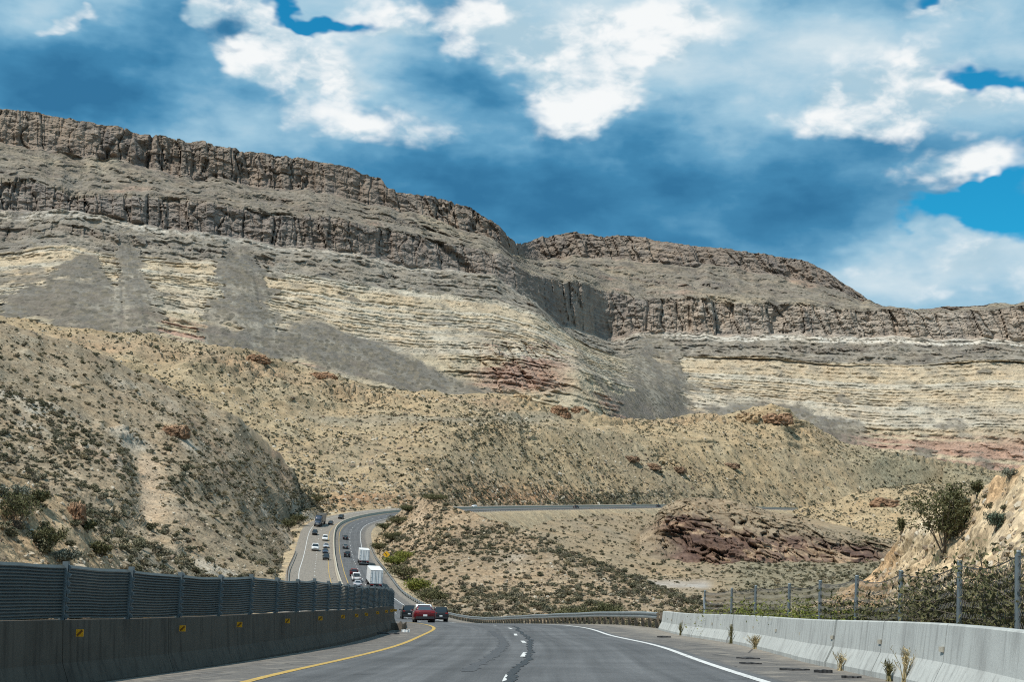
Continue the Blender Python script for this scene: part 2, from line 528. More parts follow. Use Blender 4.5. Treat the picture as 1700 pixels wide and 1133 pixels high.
MESA = []
def build_mesa():
    xs = lambda seq, dl: [(a, b, dl(a)) for a, b in seq]
    lf = lambda px: np.interp(px, [-300, 0, 600, 850], [0.86, 0.91, 1.0, 1.06])
    def dep(l, r, a, b, mid=None):
        def f(px):
            L = l * lf(min(px, 850)); 
            if px <= a: return L
            if px >= b: return r
            t = (px - a) / (b - a)
            return L + (r - L) * t
        return f
    rim = [(-250, 120), (0, 180), (60, 186), (130, 200), (200, 212), (250, 225), (300, 234), (400, 250), (450, 254), (520, 267), (585, 278),
           (600, 286), (632, 293), (642, 312), (665, 320), (700, 325), (735, 330), (780, 344), (800, 358), (830, 378), (850, 398), (858, 406),
           (880, 402), (900, 394), (940, 386), (965, 388), (1000, 391), (1075, 397), (1100, 403), (1200, 412), (1260, 420), (1330, 433),
           (1355, 442), (1385, 460), (1420, 484), (1450, 503), (1470, 510), (1520, 513), (1580, 511), (1640, 507), (1700, 505), (1950, 500)]
    tcl = [(-250, 190), (0, 246), (100, 253), (200, 266), (300, 292), (369, 306), (450, 312), (533, 320), (605, 346), (700, 352), (760, 378), (820, 405),
           (850, 428), (870, 432), (900, 432), (954, 426), (1098, 445), (1200, 449), (1250, 456), (1330, 472), (1400, 490), (1450, 507), (1475, 512),
           (1520, 515), (1600, 513), (1700, 508), (1950, 503)]
    mtp = [(-250, 262), (0, 304), (58, 304), (124, 331), (170, 327), (272, 333), (388, 346), (447, 360), (563, 366), (636, 383), (722, 402), (830, 420),
           (858, 440), (881, 455), (954, 471), (1009, 486), (1062, 501), (1088, 504), (1139, 500), (1223, 508), (1396, 514), (1459, 514), (1520, 517),
           (1600, 515), (1700, 511), (1950, 506)]
    mbt = [(-250, 310), (0, 352), (39, 351), (124, 352), (233, 377), (350, 389), (447, 408), (563, 421), (667, 437), (722, 449), (823, 458), (858, 485),
           (885, 498), (931, 542), (986, 563), (1018, 571), (1055, 553), (1122, 551), (1172, 552), (1256, 561), (1348, 562), (1459, 562), (1607, 566), (1700, 568), (1950, 570)]
    ytp = [(-250, 400), (0, 424), (116, 412), (217, 428), (350, 436), (439, 451), (563, 471), (698, 488), (823, 502), (890, 525), (928, 548), (980, 575), (1030, 592),
           (1090, 592), (1142, 591), (1286, 595), (1400, 608), (1550, 606), (1682, 602), (1950, 600)]
    ybt = [(-250, 500), (0, 505), (116, 500), (250, 510), (400, 540), (563, 575), (700, 590), (780, 592), (870, 598), (960, 612), (1030, 640), (1140, 676), (1300, 695), (1459, 711), (1600, 712), (1700, 712), (1950, 715)]
    bas = [(-250, 580), (0, 575), (200, 590), (300, 605), (400, 630), (560, 670), (700, 690), (850, 700), (985, 735), (1130, 745), (1270, 740), (1400, 790), (1560, 815), (1700, 845), (1950, 860)]
    back = [(a, b + 26) for a, b in rim]
    lines = [xs(bas, dep(1480, 1960, 1000, 1180)), xs(ybt, dep(1640, 2080, 960, 1120)), xs(ytp, dep(1840, 2250, 905, 1080)),
             xs(mbt, dep(1960, 2365, 866, 1005)), xs(mtp, dep(1985, 2390, 864, 1005)), xs(tcl, dep(2180, 2620, 846, 880)),
             xs(rim, dep(2215, 2670, 848, 872)), xs(back, dep(2700, 3200, 848, 872))]
    nu = 1150
    rows = [88, 96, 58, 60, 52, 50, 6]
    px, s, py, dd = loft(lines, -230, 1930, nu, rows, soft=2)
    for i, (a, b) in enumerate(((0, 0), (3, 0.6), (3, 0.6), (4, 2.2), (4, 2.4), (7, 3.5), (1.0, 1.4), (0, 0))):
        py[i] += vn(px / 75, 0 * px + i, 0 * px, 700 + i) * a + vn(px / 17, 0 * px + i, 0 * px, 720 + i) * b
    S = np.repeat(s[:, None], nu, 1); PX = np.repeat(px[None], len(s), 0)
    # keep the beds level but let them wander a little
    PY = lut(py, S); D = lut(dd, S)
    B = P(PX, PY, D)
    X, Y, Z = B[..., 0], B[..., 1], B[..., 2]
    # --- talus fans
    tal = np.zeros_like(X); tstr = np.zeros_like(X)
    wob = fbm(X / 60, Y / 60, Z / 60, 4, 3) * 16 + fbm(X / 12, Y / 12, Z / 12, 3, 7) * 7
    ledge = vn(S * 42 + fbm(X / 150, Y / 150, Z / 60, 2, 151), PX / 120, 0 * S, 153) * 0.28
    for ax, ay, by, b0, b1, k, w0 in [(150, 415, 552, -90, 250, 1, 6), (207, 392, 560, 195, 285, .8, 12), (398, 410, 600, 320, 480, 1, 26),
                                  (1090, 556, 700, 1030, 1160, 1, 26), (1075, 585, 740, 990, 1220, .9, 34),
                                  ]:
        t = (PY - ay) / (by - ay)
        tt = np.clip(t, 0, 1.6)
        c = ax + (0.5 * (b0 + b1) - ax) * tt; hw = w0 + np.maximum(0.5 * (b1 - b0) - w0, 2) * tt
        e = 1 - (np.abs(PX - c) + wob * 1.7 * np.clip(hw / 34, 0.45, 1)) / hw
        ang = (PX - c) / hw
        strk = vn(ang * 5 + ax, t * 1.5, 0 * t, int(ax)) * 0.5 + vn(ang * 13 + ax, t * 3, 0 * t, int(ax) + 3) * 0.3
        m = sstep(e + strk * 0.25 + ledge * (1.3 - 1.0 * np.clip(e, 0, 1)), 0.04, 0.13) * sstep(t + wob * 0.008, -0.02, 0.14) * k
        m = m * sstep(fbm(X / 38, Y / 60, Z / 30, 4, 155 + int(ax)), -0.62, -0.30)
        tal = np.maximum(tal, m * (0.6 + 0.4 * np.clip(e, 0, 1)))
        tstr = np.where(m > 0.3, strk - (0.45 if ax == 150 else 0.0), tstr)
    rub = sstep(fbm(X / 42, Y / 60, Z / 50, 4, 147) + ledge * 0.5 - 0.10 - 0.35 * sstep(1.8 - S, 1.0, 0.0), 0.05, 0.22) * (S < 2.1) * sstep(PX, 1080, 1180)
    rub = np.maximum(rub, sstep(fbm(X / 42, Y / 60, Z / 50, 4, 149) + ledge * 0.5 - 0.22, 0.05, 0.22) * (S < 2.1) * (PX < 1080))
    tal = np.maximum(tal, rub * 0.55)
    # scree aprons along the foot of the walls
    lnL = np.interp(PX, [300, 420, 500, 560, 640, 760, 830, 900, 960], [640, 545, 528, 540, 575, 625, 650, 690, 720])
    apr = sstep((PY - lnL) / 14 + wob * 0.10, 0.0, 1.0) * sstep(PX, 400, 440) * (1 - sstep(PX, 900, 960))
    lnR = np.interp(PX, [1000, 1150, 1260, 1400, 1500, 1700], [690, 690, 668, 690, 740, 800])
    apr = np.maximum(apr, 0.9 * sstep((PY - lnR) / 14 + wob * 0.12, 0.0, 1.0) * sstep(PX, 1040, 1100) * (1 - sstep(PX, 1380, 1480)))
    apr = apr * sstep(fbm(X / 70, Y / 70, Z / 70, 4, 143), -0.62, -0.18)
    tal = np.maximum(tal, apr * 0.8)
    tm = np.clip(tal / 0.7, 0, 1)
    cliff = sstep(S, 3.0, 3.12) * (1 - sstep(S, 4.02, 4.16)) + sstep(S, 5.0, 5.12) * (1 - sstep(S, 6.05, 6.5))
    # soften cliff mask edges and let it fade along the way
    fade = sstep(fbm(X / 170, Y / 170, Z / 400, 3, 21), -0.75, -0.15)
    edge = 1.0
    mid4 = np.exp(-((S - 4.5 + 0.18 * vn(PX / 140, 0 * S, 0 * S, 161)) / 0.10)**2) * sstep(fbm(X / 60, Y / 60, 0 * Z, 3, 163), 0.0, 0.3)
    mid2 = np.exp(-((S - 2.5 + 0.16 * vn(PX / 120, 0 * S, 0 * S, 165)) / 0.12)**2) * sstep(fbm(X / 70, Y / 70, 0 * Z, 3, 167), -0.05, 0.25)
    redc = np.exp(-((PX - 868) / 78)**4) * sstep(PY, 560, 580) * (1 - sstep(PY, 640, 662))
    fade = sstep(fbm(X / 130, Y / 130, Z / 300, 3, 21), -0.55, 0.05)
    cm = np.clip(cliff * edge * (0.25 + 0.75 * fade) + mid4 * 0.7 + mid2 * 0.7 + redc * 0.8, 0, 1) * (1 - tm)
    topc = (S >= 5) * 1.0
    # --- ledges: the setback of every bed is a staircase in height
    bedn = vn(S * 9 + 2, PX / 900, 0 * S, 5) * 0.06
    freq = np.where(S < 1, 11, np.where(S < 2, 19, np.where(S < 3, 6, np.where(S < 4, 4, np.where(S < 5, 5, 4)))))
    ph = S * freq + fbm(X / 260, Y / 260, Z / 90, 3, 31) * 0.55 + bedn * freq
    fr = ph - np.floor(ph)
    st = np.floor(ph) + sstep(fr, 0.30, 1.0) ** 2
    amt = np.where(S < 2.05, 0.92, np.where(S < 3, 0.6, np.where(S < 4, 0.5, np.where(S < 5, 0.35, 0.5)))) * (1 - tm) * sstep(fbm(X / 90, Y / 90, Z / 25, 3, 41), -0.55, 0.05) * (1 - sstep(S, 5.75, 5.95))
    S2 = np.clip(S + (st - ph) / freq * amt, 0, len(rows))
    D2 = lut(dd, S2)
    hx, hy = X / np.hypot(X, Y), Y / np.hypot(X, Y)
    # --- outward relief (towards the valley, metres)
    lat = X + (Y - np.where(PX > 860, 2000, 2000)) * 0.35
    wz = fbm(X / 40, Y / 40, Z / 40, 2, 49) * 0.35
    a1, a2, aid = worley(lat / 40 + wz, Z / 420 + wz * .4, 51); c1, c2, cid = worley(lat / 13 + wz * .6, Z / 170, 52); e1, e2, eid = worley(lat / 11, Z / 5.5 + wz, 53)
    col = fbm(X / 90, Y / 90, Z / 300, 3, 51) * 16 * cm + ((aid - 0.5) * 17 + (cid - 0.5) * 8 + (eid - 0.5) * 4.2 - sstep(0.10 - (c2 - c1), 0, 0.10) * 2.5 - sstep(0.07 - (a2 - a1), 0, 0.07) * 6) * cm
    col = col + fbm(X / 15, Y / 15, Z / 40, 3, 57) * 2.5 * cm
    crack = sstep(fbm(X / 30, Y / 30, Z / 300, 3, 63, ridged=True), 0.50, 0.80)
    col = col - crack * 10 * cm * sstep(vn(X / 120, Y / 120, Z / 300, 65), -0.3, 0.3)
    deep = sstep(fbm(X / 95, Y / 95, Z / 500, 2, 67, ridged=True), 0.62, 0.86)
    col = col - deep * 16 * cm * (PX < 800)
    gul = fbm(X / 80, Y / 110, Z / 300, 4, 71, ridged=True) * 9 * (1 - cliff) * np.where(S > 2, 1.0, 0.6) * (1 - tm)
    rug = fbm(X / 11, Y / 11, Z / 6, 4, 81, gain=0.66) * (4.2 + 1.0 * cm)
    blocks = (fbm(X / 34, Y / 34, Z / 13, 3, 83) * 7 + sstep(fbm(X / 22, Y / 22, Z / 12, 3, 85), 0.18, 0.34) * 4) * np.where((S > 1) & (S < 2.05), 0.5, 1.0) * (1 - tm) * (1 - cliff)
    tal_h = tal * np.where(S < 3, 9, 2) + (fbm(X / 25, Y / 90, Z / 60, 3, 91, ridged=True) * 2.0 + tstr * 1.2) * tm
    out = col + gul + rug * (1 - 0.45 * tm) + blocks + tal_h
    out = out * np.clip((len(rows) - S) * 0.9, 0, 1)
    dsh = (D2 - D) - out
    X = X + hx * dsh; Y = Y + hy * dsh
    rimb = np.exp(-((S - 6) / 0.12)**2)
    Z = Z + fbm(X / 7, Y / 7, Z / 7, 3, 95) * 1.6 * (1 - 0.5 * tm) + rimb * fbm(X / 28, Y / 28, 0 * Z, 4, 97, gain=0.6) * 3.0 * sstep(PX, -400, 1)
    # --- rock colours
    n1 = fbm(X / 120, Y / 120, Z / 60, 4, 101); n2 = fbm(X / 30, Y / 30, Z / 22, 4, 105); n3 = fbm(X / 18, Y / 18, Z / 160, 3, 109); n4 = fbm(X / 11, Y / 11, Z / 7, 4, 131, gain=0.62)
    bed = vn(S * 26 + fbm(X / 200, Y / 200, Z / 80, 3, 111) * 1.2, PX / 700, 0 * S, 113)
    bedf = vn(S * 75 + fbm(X / 120, Y / 120, Z / 50, 3, 115) * 2.0, PX / 260, 0 * S, 117)
    shp = S.shape
    right = sstep(PX, 1030, 1150)
    C = np.broadcast_to(np.array([0.27, 0.25, 0.195]), shp + (3,)).copy()
    # under the yellow beds: red and grey
    low = tone(np.broadcast_to(np.array([0.37, 0.315, 0.225]), shp + (3,)), (0.325, 0.210, 0.165), sstep(n1 + bed * 0.5 + 0.4 * right + .05, 0.0, 0.5) * sstep(0.95 - S, -0.1, 0.25) * 0.85)
    yel = tone(np.broadcast_to(np.array([0.415, 0.345, 0.245]), shp + (3,)), (0.40, 0.365, 0.295), sstep(bed, -0.1, 0.55))
    yel = tone(yel, (0.33, 0.275, 0.20), sstep(bedf, 0.25, 0.7) * 0.75)
    yel = tone(yel, (0.40, 0.37, 0.31), sstep(1.45 - S + n1 * 0.3, 0.0, 0.4) * 0.6)
    yel = tone(yel, (0.265, 0.235, 0.185), sstep(n2 + n4 * .4, 0.0, 0.4) * 0.75)
    grn = tone(np.broadcast_to(np.array([0.235, 0.213, 0.178]), shp + (3,)), (0.170, 0.154, 0.132), sstep(n2 + bed * .4, 0.0, 0.5))
    grn = tone(grn, (0.52, 0.49, 0.43), sstep(S - 2.72 + n2 * 0.10, 0.0, 0.16) * (0.85 * right + 0.45) * sstep(bedf, -0.5, 0.3))
    midc = tone(np.broadcast_to(np.array([0.200, 0.172, 0.150]), shp + (3,)), (0.305, 0.260, 0.215), np.clip(right * 0.85 + sstep(n1, 0.0, 0.6) * 0.5, 0, 1))
    midc = tone(midc, (0.15, 0.135, 0.125), sstep(n3, 0.1, 0.6) * 0.7)
    midc = tone(midc, (0.37, 0.34, 0.29), sstep(bedf, 0.35, 0.8) * 0.45)
    ups = tone(np.broadcast_to(np.array([0.200, 0.176, 0.144]), shp + (3,)), (0.275, 0.236, 0.175), sstep(n1, -0.1, 0.5) * 0.8)
    ups = tone(ups, (0.135, 0.120, 0.105), sstep(n2, 0.02, 0.45) * 0.75)
    ups = tone(ups, (0.37, 0.25, 0.19), sstep(fbm(X / 90, Y / 90, Z / 40, 3, 121), 0.32, 0.6) * 0.5)
    tpc = tone(np.broadcast_to(np.array([0.185, 0.155, 0.130]), shp + (3,)), (0.25, 0.205, 0.165), sstep(n1 + bedf * .3, -0.1, 0.6))
    tpc = tone(tpc, (0.125, 0.112, 0.105), sstep(n3 + n2 * .3, 0.0, 0.55) * 0.75)
    ups = tone(ups, (0.095, 0.085, 0.074), sstep(n4 + n2 * .5, 0.16, 0.42) * 0.75); grn = tone(grn, (0.10, 0.09, 0.078), sstep(n4 + n2 * .4, 0.18, 0.45) * 0.7)
    tpc = tone(tpc, (0.30, 0.25, 0.20), sstep(-n4 + bedf * .3, 0.2, 0.5) * 0.45); midc = tone(midc, (0.10, 0.09, 0.082), sstep(n4, 0.2, 0.45) * 0.5)
    def band(a, b, w=0.05):
        return (sstep(S + n2 * 0.05, a - w, a + w) * (1 - sstep(S + n2 * 0.05, b - w, b + w)))[..., None]
    C = low * band(-1, 1) + yel * band(1, 2.05) + grn * band(2.05, 3) + midc * band(3, 4) + ups * band(4, 5) + tpc * band(5, 6.03, 0.03) + ups * band(6.03, 9, 0.03)
    C = np.where((C.sum(-1) < 0.05)[..., None], np.array([0.25, 0.23, 0.18]), C)
    tc = tone(np.broadcast_to(np.array([0.132, 0.123, 0.108]), shp + (3,)), (0.225, 0.207, 0.172), sstep(n2 * .8 + n4 * .5 + n1 * .3 + tstr * .6, 0.0, 0.5))
    C = tone(C, (0.150, 0.128, 0.110), np.clip(mid4 * 0.8 + mid2 * 0.55, 0, 0.85))
    C = tone(C, (0.255, 0.160, 0.125), redc * sstep(n2 + bed * .6 + (PY - 600) / 60, -0.35, 0.3) * 0.85)
    C = C * (1 - tm[..., None] * 0.93) + tc * tm[..., None] * 0.93
    veg = np.where(S > 6, 0.9, np.where((S > 4) & (S < 5), 0.85, np.where((S > 2.05) & (S < 3), 0.8, np.where(S < 2.05, 0.35, 0.12)))) * (1 - tm) + 1.0 * tm
    me = grid_mesh('mesa', X, Y, Z, smooth=False)
    color_attr(me, np.concatenate([C, veg[..., None]], -1))
    o = link('mesa', me, mat_terrain('layered mesa rock', 0.06, 0.35, 1.8, 0.16, (0.095, 0.086, 0.068), 0.34))
    tag(o, 'layered desert mesa with dark rim cliffs above pale yellow beds', None, kind='structure')
    MESA.append((X, Y, Z))
build_mesa()

SHEETS = {}
def sheet(name, lines, x0, x1, nu, rows, relief, colour, mat, label, soft=4, clear=True, cut=1.1, horiz=False, dim=(0.80, 0.775, 0.77)):
    px, s, py, dd = loft(lines, x0, x1, nu, rows, soft)
    S = np.repeat(s[:, None], nu, 1); PX = np.repeat(px[None], len(s), 0)
    PY = lut(py, S); D = lut(dd, S)
    B = P(PX, PY, D); X, Y, Z = B[..., 0].copy(), B[..., 1].copy(), B[..., 2].copy()
    N = normals(X, Y, Z)
    if horiz:
        N = np.stack([-0.25 + 0 * X, -0.95 + 0 * X, 0.15 + 0 * X], -1)
    h, hz = relief(X, Y, Z, S, PX, PY)
    X += N[..., 0] * h; Y += N[..., 1] * h; Z += N[..., 2] * h + hz
    if clear:
        Z = road_clear(X, Y, Z, cut=cut)
    C = colour(X, Y, Z, S, PX, PY, N, h)
    C[..., :3] *= np.array(dim)
    me = grid_mesh(name, X, Y, Z)
    color_attr(me, C)
    o = link(name, me, mat)
    tag(o, label, kind='structure')
    SHEETS[name] = dict(X=X, Y=Y, Z=Z, S=S, PX=PX, PY=PY, D=D, C=C)
    return o

def col_mix(shp, base, *alts):
    C = np.broadcast_to(np.array(base), shp + (3,)).copy()
    for c, f in alts:
        C = tone(C, c, f)
    return C

def with_a(C, a):
    return np.concatenate([C, np.broadcast_to(a, C.shape[:2])[..., None]], -1)

M_FOOT = mat_terrain('rubbly foothill earth', 0.12, 0.9, 0.9, 0.45, (0.115, 0.102, 0.068), 0.36)
M_HILL = mat_terrain('stony hillside earth', 0.35, 2.2, 0.22, None, contrast=0.32, pebble=2.2)
M_ROCK = mat_terrain('dark folded rock', 0.10, 0.7, 1.0, None, contrast=0.5)
M_CUT = mat_terrain('yellow cut slope', 0.8, 5.0, 0.13, None, contrast=0.36, pebble=4.0)

# foothills behind the far road
def rel_foot(X, Y, Z, S, PX, PY):
    h = fbm(X / 95, Y / 140, Z / 120, 4, 201) * 6 + fbm(X / 38, Y / 150, Z / 90, 3, 203, ridged=True) * 3.4 * sstep(S, 0.3, 1.0) + fbm(X / 16, Y / 20, Z / 12, 4, 205, gain=0.6) * 2.6
    led = sstep(fbm(X / 60, Y / 60, Z / 5, 3, 211), 0.22, 0.42) * sstep(fbm(X / 120, Y / 120, Z / 60, 2, 213), -0.25, 0.15)
    h = h + led * 3.2 * sstep(S, 0.2, 1.2)
    # broken ledges near the crest and just above the road
    f1, f2, cid = worley(X / 9, (Y + Z * 3) / 9, 7)
    lm = np.exp(-((S - 2.72 + 0.10 * fbm(X / 60, Y / 60, Z / 60, 2, 217)) / 0.16)**2) * sstep(fbm(X / 50, Y / 50, 0 * Z, 3, 219), -0.25, 0.25) * sstep(PX, 330, 420)
    rl = np.exp(-((PX - 870) / 95)**2) * np.exp(-((PY - 812) / 26)**2) + 0.7 * np.exp(-((PX - 600) / 60)**2) * np.exp(-((PY - 838) / 12)**2)
    r2 = np.exp(-((PX - 1150) / 120)**2) * np.exp(-((PY - (770 + (PX - 1100) * 0.12)) / 10)**2)
    k = np.clip(lm + rl * 1.3 + r2, 0, 1.4)
    h = h + k * ((0.8 - f1) * 8 - sstep(0.16 - (f2 - f1), 0, 0.16) * 5.0)
    e = np.clip(np.minimum(S, 4 - S) * 2, 0, 1)
    return h * e, fbm(X / 3.5, Y / 5, Z / 3, 3, 223) * 0.7 * e
def col_foot(X, Y, Z, S, PX, PY, N, h):
    n1 = fbm(X / 90, Y / 120, Z / 60, 4, 231); n2 = fbm(X / 22, Y / 30, Z / 15, 4, 235)
    rl = np.exp(-((PX - 870) / 110)**2) * np.exp(-((PY - 815) / 24)**2) + 0.9 * np.exp(-((PX - 620) / 110)**2) * np.exp(-((PY - 834) / 10)**2)
    lm = np.exp(-((S - 2.75) / 0.15)**2) * sstep(n1, -0.4, 0.3)
    C = col_mix(X.shape, (0.365, 0.292, 0.188), ((0.315, 0.262, 0.182), sstep(n1, -0.2, 0.5)), ((0.25, 0.21, 0.15), sstep(n2, 0.1, 0.6) * 0.6),
                ((0.35, 0.225, 0.14), np.clip(rl * 1.1, 0, 0.85)), ((0.36, 0.26, 0.18), lm * 0.55), ((0.42, 0.36, 0.255), sstep(n2, -0.1, -0.6) * 0.5),
                ((0.235, 0.225, 0.165), sstep(PX, 1330, 1480) * np.clip(np.exp(-((PY - (748 + (PX - 1450) * 0.21 + 16)) / 22)**2), 0, 1) * 0.85),
                ((0.235, 0.225, 0.185), np.exp(-((PY - 697 - 6 * np.sin(PX / 90)) / 7)**2) * sstep(PX, 480, 560) * (1 - sstep(PX, 960, 1100)) * 0.7),
                ((0.27, 0.255, 0.21), sstep(S, 3.02, 3.3)))
    veg = 0.55 + 0.3 * n1 + 0.35 * sstep(PX, 1400, 1500)
    return with_a(C, np.clip(veg, 0.1, 1))
b0 = [(-250, 800, 560), (300, 830, 620), (560, 852, 665), (640, 851, 695), (700, 849, 725), (800, 845, 815), (950, 842.5, 945), (1090, 840, 1055), (1200, 843, 1115), (1290, 847, 1160), (1320, 862, 1130), (1400, 900, 1080), (1480, 930, 980), (1560, 955, 900), (1750, 970, 860), (1950, 970, 860)]
b1 = [(-250, 740, 660), (300, 760, 720), (560, 800, 750), (640, 805, 770), (750, 790, 830), (850, 788, 900), (1000, 795, 1000), (1100, 803, 1080), (1250, 800, 1160), (1350, 803, 1210), (1450, 815, 1200), (1550, 835, 1150), (1750, 870, 1050), (1950, 880, 1050)]
b2 = [(-250, 600, 760), (0, 620, 800), (300, 660, 830), (500, 705, 890), (600, 715, 890), (750, 698, 930), (850, 700, 1000), (1000, 715, 1090), (1100, 730, 1160), (1250, 745, 1260), (1400, 775, 1310), (1550, 795, 1290), (1750, 825, 1250), (1950, 835, 1250)]
b3 = [(-250, 500, 900), (0, 528, 950), (100, 537, 960), (200, 546, 970), (300, 561, 985), (400, 585, 1010), (500, 606, 1040), (560, 626, 1060), (640, 648, 1080), (700, 651, 1100), (800, 656, 1140), (850, 661, 1170), (900, 675, 1200), (985, 693, 1250),
      (1050, 700, 1280), (1130, 701, 1320), (1200, 697, 1350), (1230, 685, 1360), (1270, 680, 1365), (1300, 686, 1370), (1320, 704, 1380), (1400, 738, 1420), (1500, 760, 1440), (1560, 767, 1450), (1650, 788, 1460), (1750, 797, 1460), (1950, 810, 1460)]
b4 = [(a, b + 45, d + 160) for a, b, d in b3]
sheet('foothills', [b0, b1, b2, b3, b4], -230, 1930, 900, [70, 88, 66, 8], rel_foot, col_foot, M_FOOT, 'yellow rubbly foothills below the mesa', cut=1.0, dim=(0.93, 0.90, 0.86))

# lower slope between the far road and the wash
def rel_low(X, Y, Z, S, PX, PY):
    return fbm(X / 40, Y / 50, Z / 50, 4, 251) * 3.0 + fbm(X / 6, Y / 8, Z / 6, 3, 255) * 0.5, 0
def col_low(X, Y, Z, S, PX, PY, N, h):
    n1 = fbm(X / 60, Y / 60, Z / 40, 4, 261); n2 = fbm(X / 9, Y / 12, Z / 9, 3, 263)
    wash = np.exp(-((PY - 973) / 7)**2) * sstep(PX, 1050, 1085) * (1 - sstep(PX, 1165, 1190))
    ter = sstep(PX, 1170, 1260) * sstep(PY, 930, 940)
    C = col_mix(X.shape, (0.335, 0.272, 0.182), ((0.29, 0.245, 0.175), sstep(n1, -0.1, 0.5)), ((0.37, 0.295, 0.195), sstep(n2, 0.1, 0.6) * .6),
                ((0.25, 0.235, 0.165), ter * 0.9), ((0.40, 0.385, 0.35), wash))
    return with_a(C, np.clip(0.5 + 0.3 * n1 + 0.5 * ter - wash, 0.05, 1))
s0 = [(560, 1020, 430), (1000, 1050, 430), (1300, 1050, 430), (1950, 1060, 430)]
s1 = [(560, 960, 540), (900, 965, 560), (1080, 990, 600), (1180, 990, 600), (1300, 982, 620), (1500, 965, 640), (1950, 950, 640)]
s2 = [(560, 925, 620), (900, 930, 650), (1080, 960, 690), (1180, 952, 710), (1230, 938, 730), (1500, 936, 740), (1950, 915, 780)]
s3 = [(560, 872, 650), (650, 866, 680), (740, 859, 735), (800, 856, 780), (950, 851.5, 890), (1090, 847, 1000), (1200, 851, 1060), (1300, 860, 1080), (1400, 882, 1000), (1490, 902, 960), (1560, 930, 930), (1950, 950, 900)]
s4 = [(560, 864, 690), (650, 857, 720), (740, 853, 765), (800, 850, 810), (950, 848, 925), (1090, 845, 1035), (1200, 848, 1095), (1300, 851, 1140), (1400, 872, 1100), (1490, 905, 1040), (1560, 935, 960), (1950, 965, 930)]
sheet('lower_slope', [s0, s1, s2, s3, s4], 560, 1930, 560, [10, 40, 70, 10], rel_low, col_low, M_FOOT, 'pale slope falling from the far road to the wash', cut=1.0)

# dark folded rock wall above the wash
def rel_out(X, Y, Z, S, PX, PY):
    tilt = Z * 1.0 + X * 0.38 + fbm(X / 22, Y / 22, Z / 16, 3, 299) * 9.0
    h = fbm(X / 30, Y / 30, Z / 20, 4, 301) * 5 + fbm(X / 26, Y / 26, tilt / 5.0, 4, 305, ridged=True, gain=0.55) * 6.0
    f1, f2, cid = worley(X / 11 + fbm(X / 12, Y / 12, Z / 12, 2, 303), tilt / 7, 5); g1, g2, gid = worley(X / 5 + fbm(X / 7, Y / 7, Z / 7, 2, 304), tilt / 3.2, 6)
    h = h + (cid - 0.5) * 8.0 + (gid - 0.5) * 5.0 - sstep(0.12 - (f2 - f1), 0, 0.12) * 3.0 + fbm(X / 3, Y / 3, tilt / 1.6, 3, 309) * 0.9
    e = np.clip(np.minimum(S, 3 - S) * 3, 0, 1) * sstep(PX, 1062, 1120) * (1 - sstep(PX, 1420, 1510)) * (1 - 0.75 * sstep(S, 1.3, 2.0))
    return h * e + fbm(X / 7, Y / 7, Z / 6, 4, 311) * 1.3, 0
def col_out(X, Y, Z, S, PX, PY, N, h):
    n1 = fbm(X / 24, Y / 24, Z / 14, 4, 321); n2 = fbm(X / 8, Y / 8, (Z + X * .45) / 2.5, 4, 325)
    up = np.maximum(sstep(S + n1 * 0.45 + n2 * .2, 1.15, 1.65), np.maximum(1 - sstep(PX + n1 * 40, 1075, 1125), sstep(PX + n1 * 40, 1420, 1490)))
    up = np.maximum(up, (1 - sstep(PY + n1 * 8 - np.interp(PX, [1090, 1200, 1500], [0, 0, 0]), 900, 960) < 0.12) * 0.0)
    C = col_mix(X.shape, (0.120, 0.082, 0.066), ((0.185, 0.128, 0.095), sstep(n1, -0.1, 0.4)), ((0.33, 0.25, 0.17), sstep(n2 + n1 * .4, 0.16, 0.42) * 0.8),
                ((0.085, 0.058, 0.052), sstep(-n2, 0.1, 0.5) * 0.8), ((0.245, 0.202, 0.142), up * 0.92))
    return with_a(C, 0.3)
o0 = [(1060, 930, 770), (1095, 930, 765), (1150, 945, 750), (1200, 965, 730), (1250, 968, 725), (1350, 968, 725), (1450, 968, 730), (1520, 965, 735)]
o1 = [(1060, 885, 820), (1095, 868, 815), (1150, 872, 800), (1200, 905, 770), (1250, 905, 765), (1350, 915, 768), (1450, 918, 770), (1520, 925, 775)]
o2 = [(1060, 880, 850), (1085, 862, 850), (1100, 842, 850), (1130, 830, 850), (1160, 826, 850), (1200, 829, 845), (1240, 838, 835), (1290, 853, 825), (1330, 860, 815), (1375, 880, 805), (1420, 892, 800), (1490, 899, 795), (1520, 925, 790)]
o3 = [(a, b + 14, d + 70) for a, b, d in o2]
sheet('rock_wall', [o0, o1, o2, o3], 1062, 1515, 430, [50, 75, 14], rel_out, col_out, M_ROCK, 'dark reddish rock wall above the dry wash', clear=False, horiz=True, dim=(0.95, 0.93, 0.92))

# left hill
def rel_left(X, Y, Z, S, PX, PY):
    h = fbm(X / 60, Y / 95, Z / 90, 4, 401) * 6.5 + fbm(X / 20, Y / 34, Z / 30, 3, 403, ridged=True) * 1.6 + fbm(X / 7, Y / 9, Z / 7, 4, 405, gain=0.58) * 1.0
    gl = np.exp(-((PX - (232 + (PY - 700) * 0.22)) / 26)**2) * sstep(PY, 700, 740) * (1 - sstep(PY, 830, 900))
    f1, f2, cid = worley(X / 3.2, (Y + 2 * Z) / 4, 9)
    rk = sstep(fbm(X / 16, Y / 22, Z / 12, 3, 409), 0.30, 0.5) + np.exp(-((PX - 295) / 26)**2) * np.exp(-((PY - 712) / 14)**2) * 1.5
    h = h + np.clip(rk, 0, 1.5) * (0.75 - f1) * 2.2 - gl * 2.2
    e = np.clip(np.minimum(S, 3 - S) * 3, 0, 1)
    return h * e, fbm(X / 1.6, Y / 2.2, Z / 2, 3, 411) * 0.22 * e
